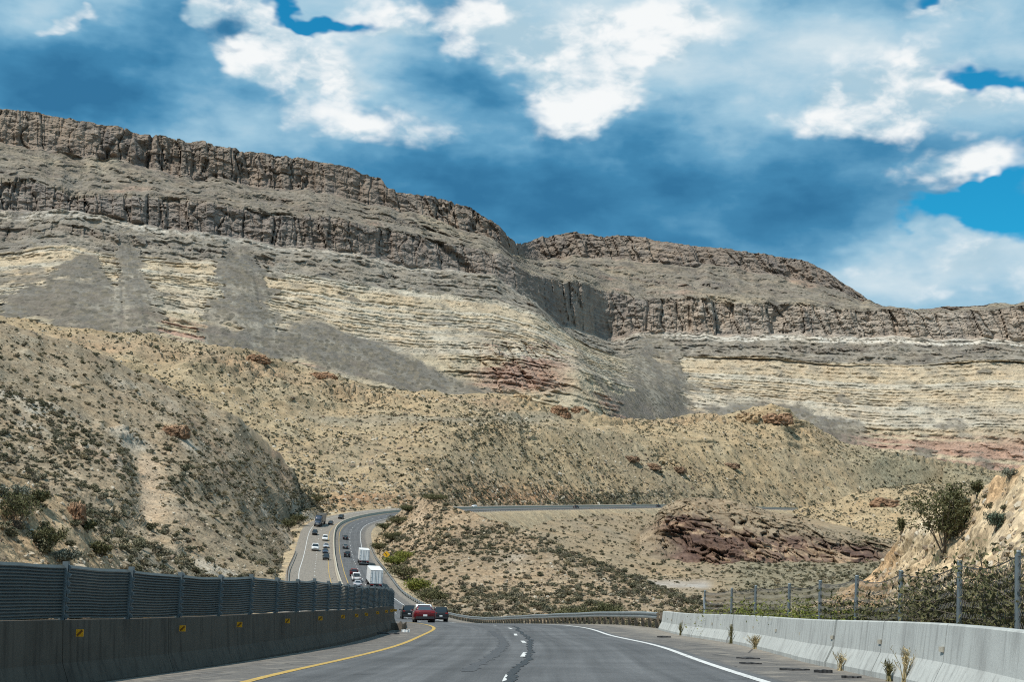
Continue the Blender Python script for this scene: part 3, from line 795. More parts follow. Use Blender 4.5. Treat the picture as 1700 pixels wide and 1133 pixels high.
def col_left(X, Y, Z, S, PX, PY, N, h):
    n1 = fbm(X / 40, Y / 60, Z / 30, 4, 421); n2 = fbm(X / 8, Y / 11, Z / 7, 4, 425)
    gl = np.exp(-((PX - (250 + (PY - 740) * 0.12)) / 24)**2) * sstep(PY, 725, 745) * (1 - sstep(PY, 830, 860))
    C = col_mix(X.shape, (0.305, 0.245, 0.165), ((0.255, 0.21, 0.145), sstep(n1, -0.2, 0.4)), ((0.215, 0.17, 0.12), sstep(n2, 0.1, 0.55) * .6),
                ((0.28, 0.19, 0.13), sstep(fbm(X / 22, Y / 30, Z / 10, 3, 427), 0.25, 0.55) * 0.6), ((0.37, 0.32, 0.235), sstep(n2, -0.15, -0.55) * 0.6),
                ((0.205, 0.175, 0.12), sstep(fbm(X / 55, Y / 80, Z / 40, 4, 431), 0.05, 0.35) * 0.6), ((0.47, 0.43, 0.35), sstep(fbm(X / 26, Y / 40, Z / 24, 4, 433, gain=.6), 0.22, 0.45) * 0.65), ((0.42, 0.33, 0.23), gl * 0.9), ((0.46, 0.36, 0.225), sstep(PX, 430, 500) * sstep(S, 0.35, 0.05) * 0.8))
    return with_a(C, np.clip(0.55 + 0.4 * n1 - gl, 0.05, 1))
l0 = [(-250, 1070, 110), (0, 1045, 130), (190, 1022, 150), (300, 1008, 185), (400, 997, 225), (460, 987, 270), (483, 974, 300), (498, 927, 415), (508, 895, 490), (521, 869, 550), (551, 858, 600), (580, 854, 640), (620, 852, 675), (680, 851, 720), (730, 854, 755)]
l1 = [(-250, 800, 200), (0, 822, 235), (190, 835, 275), (300, 844, 325), (400, 860, 400), (450, 872, 462), (483, 862, 560), (498, 852, 595), (521, 847, 625), (551, 855, 650), (600, 858, 685), (730, 864, 765)]
l2 = [(-250, 470, 450), (0, 535, 480), (23, 543, 482), (136, 574, 500), (186, 598, 508), (272, 633, 525), (342, 664, 543), (380, 685, 553), (408, 704, 562), (440, 732, 574), (470, 766, 590), (493, 796, 608), (520, 828, 635), (550, 850, 658), (600, 857, 690), (730, 863, 770)]
l3 = [(a, b + 40, d + 70) for a, b, d in l2]
sheet('left_hill', [l0, l1, l2, l3], -235, 600, 520, [100, 150, 8], rel_left, col_left, M_HILL, 'shrub-dotted stony hillside on the left of the road', cut=1.3, dim=(0.84, 0.83, 0.84))

# knoll inside the bend
def rel_knoll(X, Y, Z, S, PX, PY):
    e = np.clip(np.minimum(S, 3 - S) * 3, 0, 1)
    h = fbm(X / 26, Y / 34, Z / 40, 4, 501) * 2.0 + fbm(X / 5, Y / 7, Z / 6, 4, 505, gain=0.58) * 0.55
    return h * e, fbm(X / 1.4, Y / 2, Z / 2, 3, 507) * 0.16 * e
def col_knoll(X, Y, Z, S, PX, PY, N, h):
    n1 = fbm(X / 30, Y / 45, Z / 20, 4, 521); n2 = fbm(X / 6, Y / 9, Z / 6, 4, 525)
    rib = np.exp(-((PX - (700 - (PY - 850) * 0.25)) / 9)**2) * sstep(PY, 838, 850) * (1 - sstep(PY, 900, 940))
    C = col_mix(X.shape, (0.325, 0.255, 0.170), ((0.275, 0.222, 0.152), sstep(n1, -0.2, 0.4)), ((0.235, 0.185, 0.13), sstep(n2, 0.1, 0.55) * .6),
                ((0.38, 0.325, 0.235), sstep(n2, -0.15, -0.55) * 0.5), ((0.45, 0.41, 0.33), sstep(fbm(X / 18, Y / 28, Z / 18, 4, 533, gain=.6), 0.2, 0.45) * 0.5), ((0.46, 0.37, 0.26), rib * 0.8), ((0.44, 0.35, 0.21), (1 - sstep(PX, 620, 660)) * 0.6))
    return with_a(C, np.clip(0.55 + 0.4 * n1, 0.1, 1))
k0 = [(590, 942, 425), (612, 934, 412), (625, 952, 372), (640, 982, 312), (660, 1003, 282), (700, 1033, 245), (745, 1048, 228), (900, 1058, 228), (1075, 1060, 238), (1400, 1055, 255)]
k1 = [(590, 935, 440), (612, 924, 440), (625, 922, 440), (640, 925, 425), (660, 925, 410), (700, 925, 390), (745, 938, 355), (900, 980, 310), (1075, 1018, 290), (1200, 1032, 285), (1400, 1045, 290)]
k2 = [(590, 930, 460), (607, 915, 475), (625, 893, 492), (640, 870, 505), (660, 848, 505), (690, 830, 495), (715, 826, 475), (750, 839, 450), (790, 850, 430), (850, 870, 405), (900, 890, 388), (960, 921, 370), (1040, 956, 350), (1100, 976, 340), (1180, 1001, 330), (1300, 1030, 325), (1400, 1045, 325)]
k3 = [(a, b + 60, d + 80) for a, b, d in k2]
sheet('knoll', [k0, k1, k2, k3], 592, 1390, 480, [70, 80, 8], rel_knoll, col_knoll, M_HILL, 'stony knoll with scattered shrubs inside the road bend', cut=1.9)

# cut slope on the right
def rel_cut(X, Y, Z, S, PX, PY):
    e = np.clip((3 - S) * 3, 0, 1) * np.clip(S * 2, 0, 1)
    f1, f2, cid = worley(X / 0.9, (Y + 2 * Z) / 1.3, 13)
    h = fbm(X / 6, Y / 8, Z / 5, 4, 601) * 0.9 + fbm(X / 1.4, Y / 1.8, Z / 1.2, 4, 605, gain=0.6) * 0.28 + sstep(fbm(X / 4, Y / 5, Z / 4, 3, 607), 0.05, 0.4) * (0.7 - f1) * 0.5
    return h * e, 0
def col_cut(X, Y, Z, S, PX, PY, N, h):
    n1 = fbm(X / 7, Y / 9, Z / 4, 4, 621); n2 = fbm(X / 1.6, Y / 2, Z / 1.3, 4, 625)
    C = col_mix(X.shape, (0.475, 0.385, 0.255), ((0.50, 0.44, 0.335), sstep(n1, 0.0, 0.5)), ((0.46, 0.31, 0.175), sstep(n1, -0.1, -0.5) * .8), ((0.33, 0.255, 0.17), sstep(n2, 0.2, 0.6) * .7),
                ((0.36, 0.31, 0.23), sstep(1.0 - S, 0.0, 0.5) * 0.7))
    return with_a(C, 0.3)
crest_r = [(1080, 1046, 92), (1250, 1043, 90), (1380, 1003, 86), (1443, 951, 82), (1464, 928, 80), (1494, 898, 77), (1521, 874, 74), (1560, 848, 70), (1602, 838, 67), (1632, 814, 64), (1650, 802, 62), (1671, 792, 60), (1700, 778, 58), (2000, 640, 50)]
r0 = [(1080, 1062, 74), (1250, 1078, 54), (1400, 1100, 42), (1550, 1130, 34), (1700, 1160, 28), (2000, 1260, 20)]
r1 = [(a, np.interp(a, [1080, 1250, 1443, 1700, 2000], [1056, 1060, 1052, 1066, 1085]), d - np.interp(a, [1080, 1400, 2000], [6, 12, 13])) for a, b, d in crest_r]
r3 = [(a, b + 22, d + 26) for a, b, d in crest_r]
sheet('cut_slope', [r0, r1, crest_r, r3], 1085, 1990, 420, [40, 110, 10], rel_cut, col_cut, M_CUT, 'yellow stony cut slope on the right behind the fence', clear=True, cut=1.2, dim=(0.95, 0.93, 0.92))

# near bank on the left, beyond the other carriageway
def col_bank(X, Y, Z, S, PX, PY, N, h):
    n1 = fbm(X / 9, Y / 11, Z / 6, 4, 641); n2 = fbm(X / 2.2, Y / 2.6, Z / 2, 4, 645)
    C = col_mix(X.shape, (0.42, 0.325, 0.205), ((0.45, 0.39, 0.29), sstep(n1, 0.0, 0.5)), ((0.38, 0.27, 0.16), sstep(n1, -0.1, -0.5) * .7), ((0.28, 0.22, 0.15), sstep(n2, 0.15, 0.6) * .7))
    return with_a(C, 0.4)
crest_l = [(-250, 690, 88), (0, 785, 108), (25, 793, 110), (58, 805, 112), (83, 817, 113), (109, 828, 114), (134, 846, 115), (146, 867, 116), (171, 892, 118), (186, 916, 119), (200, 945, 120), (260, 1010, 124)]
n0 = [(-250, 1080, 62), (0, 1030, 84), (100, 1015, 95), (200, 1000, 108), (260, 1020, 114)]
n3 = [(a, b + 40, d + 30) for a, b, d in crest_l]
sheet('left_bank', [n0, crest_l, n3], -235, 250, 200, [130, 8], rel_cut, col_bank, M_CUT, 'rocky near bank with bushes at the left edge', clear=True, cut=1.0)

# the low ground under everything, out to the horizon
def build_ground():
    r = np.concatenate([np.linspace(0, 900, 40), np.geomspace(1000, 24000, 40)])
    a = np.linspace(0, 2 * math.pi, 121)
    Rr, A = np.meshgrid(r, a, indexing='ij')
    X = Rr * np.sin(A); Y = Rr * np.cos(A)
    Z = -62 + fbm(X / 120, Y / 120, 0 * X, 3, 661) * 3 + 0 * X
    me = grid_mesh('ground', X, Y, Z)
    n1 = fbm(X / 60, Y / 60, 0 * X, 3, 665)
    color_attr(me, with_a(col_mix(X.shape, (0.38, 0.32, 0.22), ((0.30, 0.27, 0.2), sstep(n1, 0, .5))), 0.4))
    tag(link('ground', me, M_FOOT), 'dry desert ground of the valley floor', kind='structure')
build_ground()

# ------------------------------------------------------------------ road surface
def mat_asphalt():
    m, g, b = new_mat('worn asphalt')
    tc = g.n('ShaderNodeTexCoord').outputs['Object']
    uv = g.n('ShaderNodeAttribute', attribute_name='lane')            # lateral offset in metres, station
    so = g.n('ShaderNodeSeparateXYZ'); g.put(so.inputs[0], uv.outputs['Vector'])
    n1 = g.noise(tc, 0.35, 5, 0.6); n2 = g.noise(tc, 38.0, 3, 0.7); n3 = g.noise(tc, 6.0, 4, 0.6)
    st = g.n('ShaderNodeCombineXYZ'); g.put(st.inputs[0], g.m('MULTIPLY', so.outputs[0], 3.0)); g.put(st.inputs[1], g.m('MULTIPLY', so.outputs[1], 0.05))
    streak = g.noise(st.outputs[0], 1.0, 4, 0.55)
    k = g.m('MULTIPLY', g.mr(n1, 0.3, 0.7, 0.80, 1.2, False), g.mr(n2, 0.2, 0.8, 0.55, 1.5, False))
    k = g.m('MULTIPLY', k, g.mr(streak, 0.3, 0.7, 0.78, 1.24, False))
    k = g.m('MULTIPLY', k, g.mr(n3, 0.3, 0.7, 0.9, 1.1, False))
    # polished wheel tracks: a little darker, four bands
    wt = g.m('ABSOLUTE', g.m('SINE', g.m('MULTIPLY', g.m('ADD', so.outputs[0], 0.02), math.pi / 1.83)))
    k = g.m('MULTIPLY', k, g.mr(wt, 0.55, 1.0, 1.0, 0.88))
    col = g.mix(1.0, c4((0.092, 0.093, 0.095)), k, 'MULTIPLY')
    # worn older surface and dust on the shoulders
    shd = g.m('MAXIMUM', g.mr(so.outputs[0], 7.5, 7.7), g.mr(so.outputs[0], -0.25, -0.05, 1.0, 0.0))
    old = g.mix(1.0, c4((0.118, 0.108, 0.098)), g.mr(g.noise(tc, 22.0, 4, 0.75), 0.25, 0.75, 0.55, 1.4, False), 'MULTIPLY')
    old = g.mix(g.m('MULTIPLY', g.mr(g.noise(tc, 1.6, 5, 0.65), 0.5, 0.62), 0.55), old, c4((0.255, 0.225, 0.185)))
    grit = g.m('MAXIMUM', g.mr(so.outputs[0], 8.6, 9.6), g.mr(so.outputs[0], -2.6, -1.3, 1.0, 0.0))
    old = g.mix(g.m('MULTIPLY', grit, g.mr(g.noise(tc, 3.0, 5, 0.7), 0.35, 0.6, 0.1, 0.8)), old, c4((0.27, 0.235, 0.190)))
    ck = g.n('ShaderNodeTexVoronoi', feature='DISTANCE_TO_EDGE'); g.put(ck.inputs['Vector'], g.v('ADD', tc, g.v('MULTIPLY', g.n('ShaderNodeTexNoise').outputs['Color'], (0.6, 0.6, 0)))); ck.inputs['Scale'].default_value = 0.42
    cr = g.m('MULTIPLY', g.mr(ck.outputs['Distance'], 0.006, 0.016, 1.0, 0.0), shd)
    col = g.mix(shd, col, old)
    col = g.mix(g.m('MULTIPLY', cr, 0.75), col, c4((0.035, 0.034, 0.033)))
    g.put(b.inputs['Base Color'], col)
    b.inputs['Roughness'].default_value = 0.82
    b.inputs['Specular IOR Level'].default_value = 0.3
    bp = g.n('ShaderNodeBump'); bp.inputs['Strength'].default_value = 0.5; bp.inputs['Distance'].default_value = 0.012
    g.put(bp.inputs['Height'], n2); g.put(b.inputs['Normal'], bp.outputs[0])
    return m
M_ASPH = mat_asphalt()
M_YEL = mat_plain('yellow road paint', (0.46, 0.30, 0.065), 0.7, var=0.28, scale=9)
M_WHT = mat_plain('white road paint', (0.66, 0.66, 0.63), 0.7, var=0.30, scale=9)
def mat_paint(name, col):
    m, g, b = new_mat(name)
    tc = g.n('ShaderNodeTexCoord').outputs['Object']
    w = g.m('MULTIPLY', g.mr(g.noise(tc, 26.0, 5, 0.7), 0.50, 0.60), g.mr(g.noise(tc, 1.3, 3, 0.6), 0.40, 0.62, 0.15, 1.0))
    c_ = g.mix(1.0, c4(col), g.mr(g.noise(tc, 5.0, 4, 0.6), 0.25, 0.75, 0.72, 1.15, False), 'MULTIPLY')
    g.put(b.inputs['Base Color'], g.mix(g.m('MULTIPLY', w, 0.8), c_, c4((0.10, 0.10, 0.10))))
    b.inputs['Roughness'].default_value = 0.75
    return m
M_YEL = mat_paint('worn yellow road paint', (0.46, 0.30, 0.065)); M_WHT = mat_paint('worn white road paint', (0.62, 0.62, 0.60))
M_TAR = mat_plain('black crack sealant', (0.016, 0.016, 0.017), 0.45, var=0.3, scale=8)
M_SKID = mat_plain('tyre rubber smear', (0.058, 0.059, 0.062), 0.8, var=0.3, scale=6)

def ribbon(name, i0, i1, offs, ups, mat, parent=None, step=1, attr=False, kind=None, lab=None, zfun=None):
    idx = np.arange(max(i0, 0), min(i1, NR - 1) + 1, step)
    offs = np.asarray(offs, float); ups = np.asarray(ups, float)
    p = rd[idx][None] + RIGHT[idx][None] * offs[:, None, None] + np.array([0, 0, 1.0]) * ups[:, None, None]
    me = grid_mesh(name, p[..., 0], p[..., 1], p[..., 2])
    if attr:
        v = np.zeros(p.shape); v[..., 0] = offs[:, None]; v[..., 1] = idx[None]
        a = me.attributes.new('lane', 'FLOAT_VECTOR', 'POINT'); a.data.foreach_set('vector', v.reshape(-1).astype(np.float32))
    o = link(name, me, mat, parent)
    if kind: o['kind'] = kind
    if lab: o['label'] = lab
    return o
road = ribbon('road', 0, NR, [-13.6, -13.3, -10.6, -7, -3.5, -2.2, -1.2, 0, 1.8, 3.6, 5.5, 7.3, 9, 10.6, 11.2], [-0.34, -0.22, -0.22, -0.22, -0.22, -0.10, -0.03, 0, 0, 0, 0, 0, 0, 0, -0.1], M_ASPH, attr=True, kind='structure', lab='worn grey divided highway winding into the canyon')
M_FILL = mat_terrain('road embankment earth', 0.4, 2.5, 0.2, 0.9, (0.10, 0.098, 0.06), 0.35, pebble=2.5)
def embank(name, offs, ups, i0=0, i1=None):
    i1 = NR if i1 is None else i1
    idx = np.arange(i0, i1 - 1, 2); offs = np.array(offs, float); ups = np.array(ups, float)
    p = rd[idx][None] + RIGHT[idx][None] * offs[:, None, None] + np.array([0, 0, 1.0]) * ups[:, None, None]
    X, Y, Z = p[..., 0].copy(), p[..., 1].copy(), p[..., 2].copy()
    w = (np.abs(ups) > 0.2)[:, None]
    Z += w * fbm(X / 5, Y / 5, Z / 5, 3, 701) * 0.35
    me = grid_mesh(name, X, Y, Z)
    n = fbm(X / 6, Y / 6, Z / 6, 3, 705)
    color_attr(me, with_a(col_mix(X.shape, (0.345, 0.275, 0.180), ((0.27, 0.225, 0.155), sstep(n, -0.2, 0.5))), 0.4))
    o = link(name, me, M_FILL); o['kind'] = 'structure'; return o
tag(embank('verge', [11.0, 11.6, 13, 15, 19, 26, 40], [-0.1, -0.14, -0.5, -1.5, -4, -9, -20]), 'gravel verge and fill slope right of the road')
tag(embank('verge', [-13.4, -14.2, -16, -18, -23, -32, -45], [-0.36, -0.40, -0.55, -1.0, -3, -9, -18]), 'gravel verge and fill slope left of the other carriageway')

UP = 0.006
def stripe(name, off, w, mat, i0, i1, up=UP, step=1):
    return ribbon(name, i0, i1, [off - w / 2, off + w / 2], [up, up], mat, road, step=step)
stripe('yellow_edge_line', 0.0, 0.16, M_YEL, 0, NR)
stripe('white_edge_line', 7.32, 0.15, M_WHT, 0, NR)
stripe('yellow_edge_line', -3.6, 0.15, M_YEL, 0, NR, UP - 0.22)
stripe('white_edge_line', -10.55, 0.15, M_WHT, 0, NR, UP - 0.22)
ic = near_i(20.6)
for k in range(-2, 60):
    i = ic + int(k * 12.2)
    if i < 2 or i > NR - 6: continue
    ribbon('lane_dash', i, i + 3, [3.60, 3.72], [UP, UP], M_WHT, road)
for k in range(14, 60):
    i = ic + int(k * 12.2) + 5
    if i > NR - 6: continue
    ribbon('lane_dash', i, i + 3, [-6.98, -6.86], [UP - 0.22, UP - 0.22], M_WHT, road)
def squiggle(name, pts, wfun, mat, up=0.007, n=90, jit=0.05, seed=1):
    up = up
    r = random.Random(seed)
    a = np.array(pts, float)
    ds = np.linspace(a[0, 0], a[-1, 0], n)
    off = np.interp(ds, a[:, 0], a[:, 1])
    mb = MB(); vs = []; fs = []
    j = 0
    for i, (d, o) in enumerate(zip(ds, off)):
        j = j * 0.6 + r.uniform(-jit, jit)
        w = wfun(i / n) * r.uniform(0.55, 1.35)
        k = near_i(d)
        f = rd[k] + (rd[min(k + 1, NR - 1)] - rd[k]) * np.clip((d - rd[k, 1]) / max(rd[min(k + 1, NR - 1), 1] - rd[k, 1], .1), -1, 1)
        k2 = min(k + 1, NR - 1); tt_ = np.clip((d - rd[k, 1]) / max(rd[k2, 1] - rd[k, 1], .1), 0, 1); Rk = RIGHT[k] * (1 - tt_) + RIGHT[k2] * tt_
        for sgn in (-1, 1):
            vs.append(f + Rk * (o + j + sgn * w / 2) + np.array([0, 0, up]))
        if i: fs.append((2 * i - 2, 2 * i - 1, 2 * i + 1, 2 * i))
    mb.add(vs, fs)
    return mb.obj(name, mat, road)
# the tarred joint beside the lane dashes
def off_of(px, d):
    # lateral offset from the yellow line of the road point seen in column px at distance d
    i = near_i(d); o = np.linspace(-12, 12, 481)
    q = proj(rd[i] + RIGHT[i] * o[:, None])[0]
    return float(np.interp(px, q, o))
tar = [(12, 815), (20.5, 839), (23.5, 850), (26, 860), (29, 870), (33, 878), (40, 882), (52, 877), (66, 860), (78, 852)]
squiggle('crack_seal', [(d, off_of(p, d)) for d, p in tar], lambda t: 0.15, M_TAR, n=170, jit=0.05)
sk = [(24, 775), (27, 790), (31, 812), (36, 826), (42, 836), (52, 832), (64, 815)]
for dx in (0.0,):
    squiggle('skid_mark', [(d, off_of(p, d) + dx) for d, p in sk], lambda t: 0.27 + 0.05 * t, M_SKID, up=0.005, n=80, jit=0.008, seed=int(dx * 100) + 90)
rr = random.Random(5)
for d, px in [(21.5, 1190), (24, 1165), (26, 1140), (22, 1225), (33, 1100), (20, 1262), (23, 590), (27, 620), (31, 660), (22, 470)]:
    o = off_of(px, d)
    squiggle('crack_seal', [(d - 0.25, o), (d + 0.05, o + rr.uniform(.35, .7))], lambda t: 0.05, M_TAR, n=8, jit=0.02, seed=int(px))

# open joints and cracks running out across the gritty left shoulder
for k, d in enumerate(np.arange(21.5, 58, 1.55)):
    r_ = random.Random(400 + k)
    if r_.random() < 0.2: continue
    o0_, o1_ = -2.45 + r_.uniform(-.2, .3) + 0.35 * (d > 30), -0.55 - r_.uniform(0, .7)
    dd_ = r_.uniform(0.5, 1.4)
    vs = []; fs = []; n_ = 9
    for q in range(n_):
        f = q / (n_ - 1); o_ = o0_ + (o1_ - o0_) * f
        u_ = float(np.interp(o_, [-3.5, -2.2, -1.2, 0], [-0.22, -0.10, -0.03, 0])) + 0.020
        i = near_i(d + dd_ * f); fr_ = min(max(d + dd_ * f - rd[i, 1], 0), 1)
        p = rd[i] + (rd[min(i + 1, NR - 1)] - rd[i]) * fr_ + RIGHT[i] * (o_ + r_.gauss(0, .03)) + np.array([0, 0, u_]); w_ = r_.uniform(.02, .06)
        vs += [p - np.array(tan[i]) * w_, p + np.array(tan[i]) * w_]
        if q: fs.append((2 * q - 2, 2 * q - 1, 2 * q + 1, 2 * q))
    MB().add(vs, fs).obj('crack_seal', M_TAR, road)

# ------------------------------------------------------------------ materials for things
def mat_concrete(name, col, stain):
    m, g, b = new_mat(name)
    tc = g.n('ShaderNodeTexCoord').outputs['Object']
    geo = g.n('ShaderNodeNewGeometry').outputs['Position']
    drip = g.noise(g.v('MULTIPLY', geo, (7.0, 7.0, 0.5)), 1.0, 5, 0.6)
    n1 = g.noise(geo, 0.9, 5, 0.6); n2 = g.noise(geo, 40, 4, 0.7)
    col2 = g.mix(g.m('MULTIPLY', g.mr(drip, 0.45, 0.72), 0.75), c4(col), c4(stain))
    col2 = g.mix(g.m('MULTIPLY', g.mr(n1, 0.42, 0.7), 0.5), col2, c4(stain))
    col2 = g.mix(1.0, col2, g.mr(n2, 0.2, 0.8, 0.86, 1.13, False), 'MULTIPLY')
    g.put(b.inputs['Base Color'], col2)
    b.inputs['Roughness'].default_value = 0.9; b.inputs['Specular IOR Level'].default_value = 0.2
    bp = g.n('ShaderNodeBump'); bp.inputs['Strength'].default_value = 0.35; bp.inputs['Distance'].default_value = 0.01
    g.put(bp.inputs['Height'], n2); g.put(b.inputs['Normal'], bp.outputs[0])
    return m
M_CONC = mat_concrete('weathered pale concrete', (0.43, 0.445, 0.425), (0.25, 0.255, 0.245))
M_CONC_SHADED = mat_concrete('dirty shade-darkened concrete', (0.098, 0.084, 0.067), (0.044, 0.038, 0.031))  # brownish dirt; colour also lowered to put in the shade of the road face
M_CONC_FAR = mat_concrete('dusty median concrete', (0.45, 0.41, 0.33), (0.33, 0.30, 0.25))
M_SCREEN = mat_plain('dull green grey steel mesh', (0.066, 0.076, 0.073), 0.55, 0.3, 0.25, 4)
M_POST = mat_plain('galvanised blue grey post', (0.150, 0.178, 0.188), 0.5, 0.35, 0.2, 8)
M_WIRE = mat_plain('weathered fence wire', (0.085, 0.08, 0.074), 0.6, 0.3, 0.3, 10)
M_RAIL = mat_plain('galvanised guardrail', (0.30, 0.33, 0.335), 0.42, 0.55, 0.2, 2.5)
M_WOOD = mat_plain('weathered timber post', (0.17, 0.135, 0.10), 0.85, 0, 0.35, 10)
M_REFL = mat_plain('amber reflector', (0.85, 0.40, 0.015), 0.35, 0, 0.12, 20)
M_REFD = mat_plain('dark amber reflector', (0.22, 0.085, 0.012), 0.4, 0, 0.12, 20)
M_DARK = mat_plain('dark rubber', (0.018, 0.018, 0.019), 0.75, 0, 0.3, 6)
M_GLASS = mat_plain('dark car glass', (0.018, 0.024, 0.028), 0.06, 0, 0.1, 2, spec=0.8)
M_RIM = mat_plain('wheel alloy', (0.32, 0.32, 0.33), 0.35, 0.7, 0.1, 6)
M_TAIL = mat_plain('red lamp plastic', (0.28, 0.012, 0.012), 0.2, 0, 0.1, 6, coat=0.5)
M_HEAD = mat_plain('clear lamp plastic', (0.62, 0.64, 0.66), 0.12, 0.1, 0.1, 6)
M_PLATE = mat_plain('number plate', (0.62, 0.64, 0.64), 0.5, 0, 0.15, 12)
M_TRIM = mat_plain('black trim plastic', (0.022, 0.022, 0.024), 0.55, 0, 0.2, 6)
M_SIGN = mat_plain('amber sign sheeting', (0.85, 0.44, 0.01), 0.45, 0, 0.08, 6)
M_TRAILER = mat_plain('white trailer skin', (0.72, 0.73, 0.73), 0.4, 0, 0.12, 1.2)
M_SILV = mat_plain('bare metal', (0.45, 0.46, 0.47), 0.4, 0.7, 0.15, 4)
PAINT = {}
def paint(name, col, metal=0.25):
    if name not in PAINT:
        PAINT[name] = mat_plain('car paint ' + name, col, 0.40, metal * 0.4, 0.05, 1.0, coat=0.35, spec=0.35)
    return PAINT[name]

# ------------------------------------------------------------------ concrete median wall on the left with its screen
def frame_at(i):
    return Vector(rgt[i]), Vector((0, 0, 1))
def path_pts(d0, d1, offf, n):
    out = []; fr = []
    for d in np.linspace(d0, d1, n):
        i = near_i(d)
        j = min(i + 1, NR - 1)
        t = np.clip((d - rd[i, 1]) / max(rd[j, 1] - rd[i, 1], 0.2), -1, 1)
        p = rd[i] + (rd[j] - rd[i]) * t
        out.append(p + RIGHT[i] * offf(d)); fr.append(frame_at(i))
    return out, fr
UPM = lambda d: float(np.interp(d, [26, 46, 75], [-0.24, -0.09, 0.0]))
off_med = lambda d: float(np.interp(d, [0, 20, 24, 30, 47, 69, 100], [-3.85, -3.75, -3.35, -2.95, -2.40, -2.35, -2.05]))
WALL_H = 1.08
PROF_L = [(-0.30, -0.4), (-0.30, 0.08), (-0.19, 0.36), (-0.13, WALL_H), (0.13, WALL_H), (0.17, 0.42), (0.29, 0.10), (0.29, -0.4)]
wall = empty('median_wall', tuple(at_road(20, off_med(20))))
tag(wall, 'long dirty, shade-darkened concrete median wall along the left of the road', 'concrete wall')
def child(mb, name, mat, parent, smooth=False, bevel=0.0):
    """mesh given in world coordinates, hung under a parent that stands at the thing's base"""
    o = mb.obj(name, mat, None, smooth, bevel)
    o.parent = parent
    o.matrix_parent_inverse = parent_mat(parent).inverted()
    return o
def parent_mat(p):
    m = Matrix.Identity(4)
    while p is not None:
        m = (p.matrix_parent_inverse @ p.matrix_basis) @ m if p.parent else p.matrix_basis @ m
        p = p.parent
    return m
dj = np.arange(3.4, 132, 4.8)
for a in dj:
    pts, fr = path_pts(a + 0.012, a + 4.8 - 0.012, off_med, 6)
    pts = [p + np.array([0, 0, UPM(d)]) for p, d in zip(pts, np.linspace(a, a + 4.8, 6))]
    child(MB().sweep(pts, PROF_L, fr), 'wall_panel', M_CONC_SHADED, wall)
for d in np.arange(23.2, 112, 4.8):
    i = near_i(d); r = Vector(rgt[i]); t = Vector(tan[i]); p = Vector(at_road(d, off_med(d))) + Vector((0, 0, 0.88 + UPM(d))) + r * 0.155
    mb = MB(); w, h = 0.12, 0.115
    q = [p + r * 0.01 - Vector((0, 0, h / 2)), p + r * (0.01 + w) - Vector((0, 0, h / 2)), p + r * (0.01 + w) + Vector((0, 0, h / 2)), p + r * 0.01 + Vector((0, 0, h / 2))]
    mb.add(q + [v + t * 0.012 for v in q], [(0, 1, 2, 3), (7, 6, 5, 4), (0, 4, 5, 1), (1, 5, 6, 2), (2, 6, 7, 3), (3, 7, 4, 0)])
    rf = child(mb, 'reflector', M_REFL, wall)
    c = p + r * (0.01 + w / 2) - t * 0.004
    dg = MB()
    a_, b_ = r * 0.04 + Vector((0, 0, 0.042)), (r * 1 - Vector((0, 0, 1))).normalized() * 0.016
    v4 = [c - a_ - b_, c - a_ + b_, c + a_ + b_, c + a_ - b_]
    dg.add(v4 + [v + t * 0.003 for v in v4], [(0, 1, 2, 3), (7, 6, 5, 4), (0, 4, 5, 1), (1, 5, 6, 2), (2, 6, 7, 3), (3, 7, 4, 0)])
    child(dg, 'stripe', M_REFD, rf)

scr = empty('glare_screen', tuple(at_road(20, off_med(20), WALL_H)))
tag(scr, 'dark ribbed steel glare screen standing on the left median wall', 'fence')
SH = 0.88
pd = [14.6, 17.4] + [20.1 + 2.72 * k for k in range(34)]
def scr_pt(d, up):
    i = near_i(d); j = min(i + 1, NR - 1); t = np.clip((d - rd[i, 1]) / max(rd[j, 1] - rd[i, 1], .2), -1, 1)
    return Vector(rd[i] + (rd[j] - rd[i]) * t + RIGHT[i] * off_med(d) + np.array([0, 0, WALL_H + up + UPM(d)]))
rs = random.Random(3)
tops = [SH + rs.uniform(-0.035, 0.035) for _ in pd]
for k, d in enumerate(pd):
    i = near_i(d); r = Vector(rgt[i]); t = Vector(tan[i]); b = scr_pt(d, 0); top = scr_pt(d, tops[k] + 0.03)
    lean = r * rs.uniform(0.0, 0.03)
    mb = MB()
    for s0_ in (-0.035, 0.035):           # two flanges and a web
        q = [b + t * (s0_ - 0.008) - r * 0.03, b + t * (s0_ + 0.008) - r * 0.03, b + t * (s0_ + 0.008) + r * 0.06, b + t * (s0_ - 0.008) + r * 0.06]
        mb.add(q + [v + (top - b) + lean for v in q], [(3, 2, 1, 0), (4, 5, 6, 7), (0, 1, 5, 4), (1, 2, 6, 5), (2, 3, 7, 6), (3, 0, 4, 7)])
    q = [b - t * 0.027 - r * 0.005, b + t * 0.027 - r * 0.005, b + t * 0.027 + r * 0.012, b - t * 0.027 + r * 0.012]
    mb.add(q + [v + (top - b) + lean for v in q], [(3, 2, 1, 0), (4, 5, 6, 7), (0, 1, 5, 4), (1, 2, 6, 5), (2, 3, 7, 6), (3, 0, 4, 7)])
    for z in np.arange(0.06, tops[k], 0.13):  # clips that tie the screen to the post
        c = b + Vector((0, 0, z)) + r * 0.062
        mb.box(-0.05, 0.05, -0.012, 0.012, -0.03, 0.03, rot=Matrix.Rotation(0.5, 3, 'Y'), at=c)
    child(mb, 'post', M_POST, scr)
NSL = 17
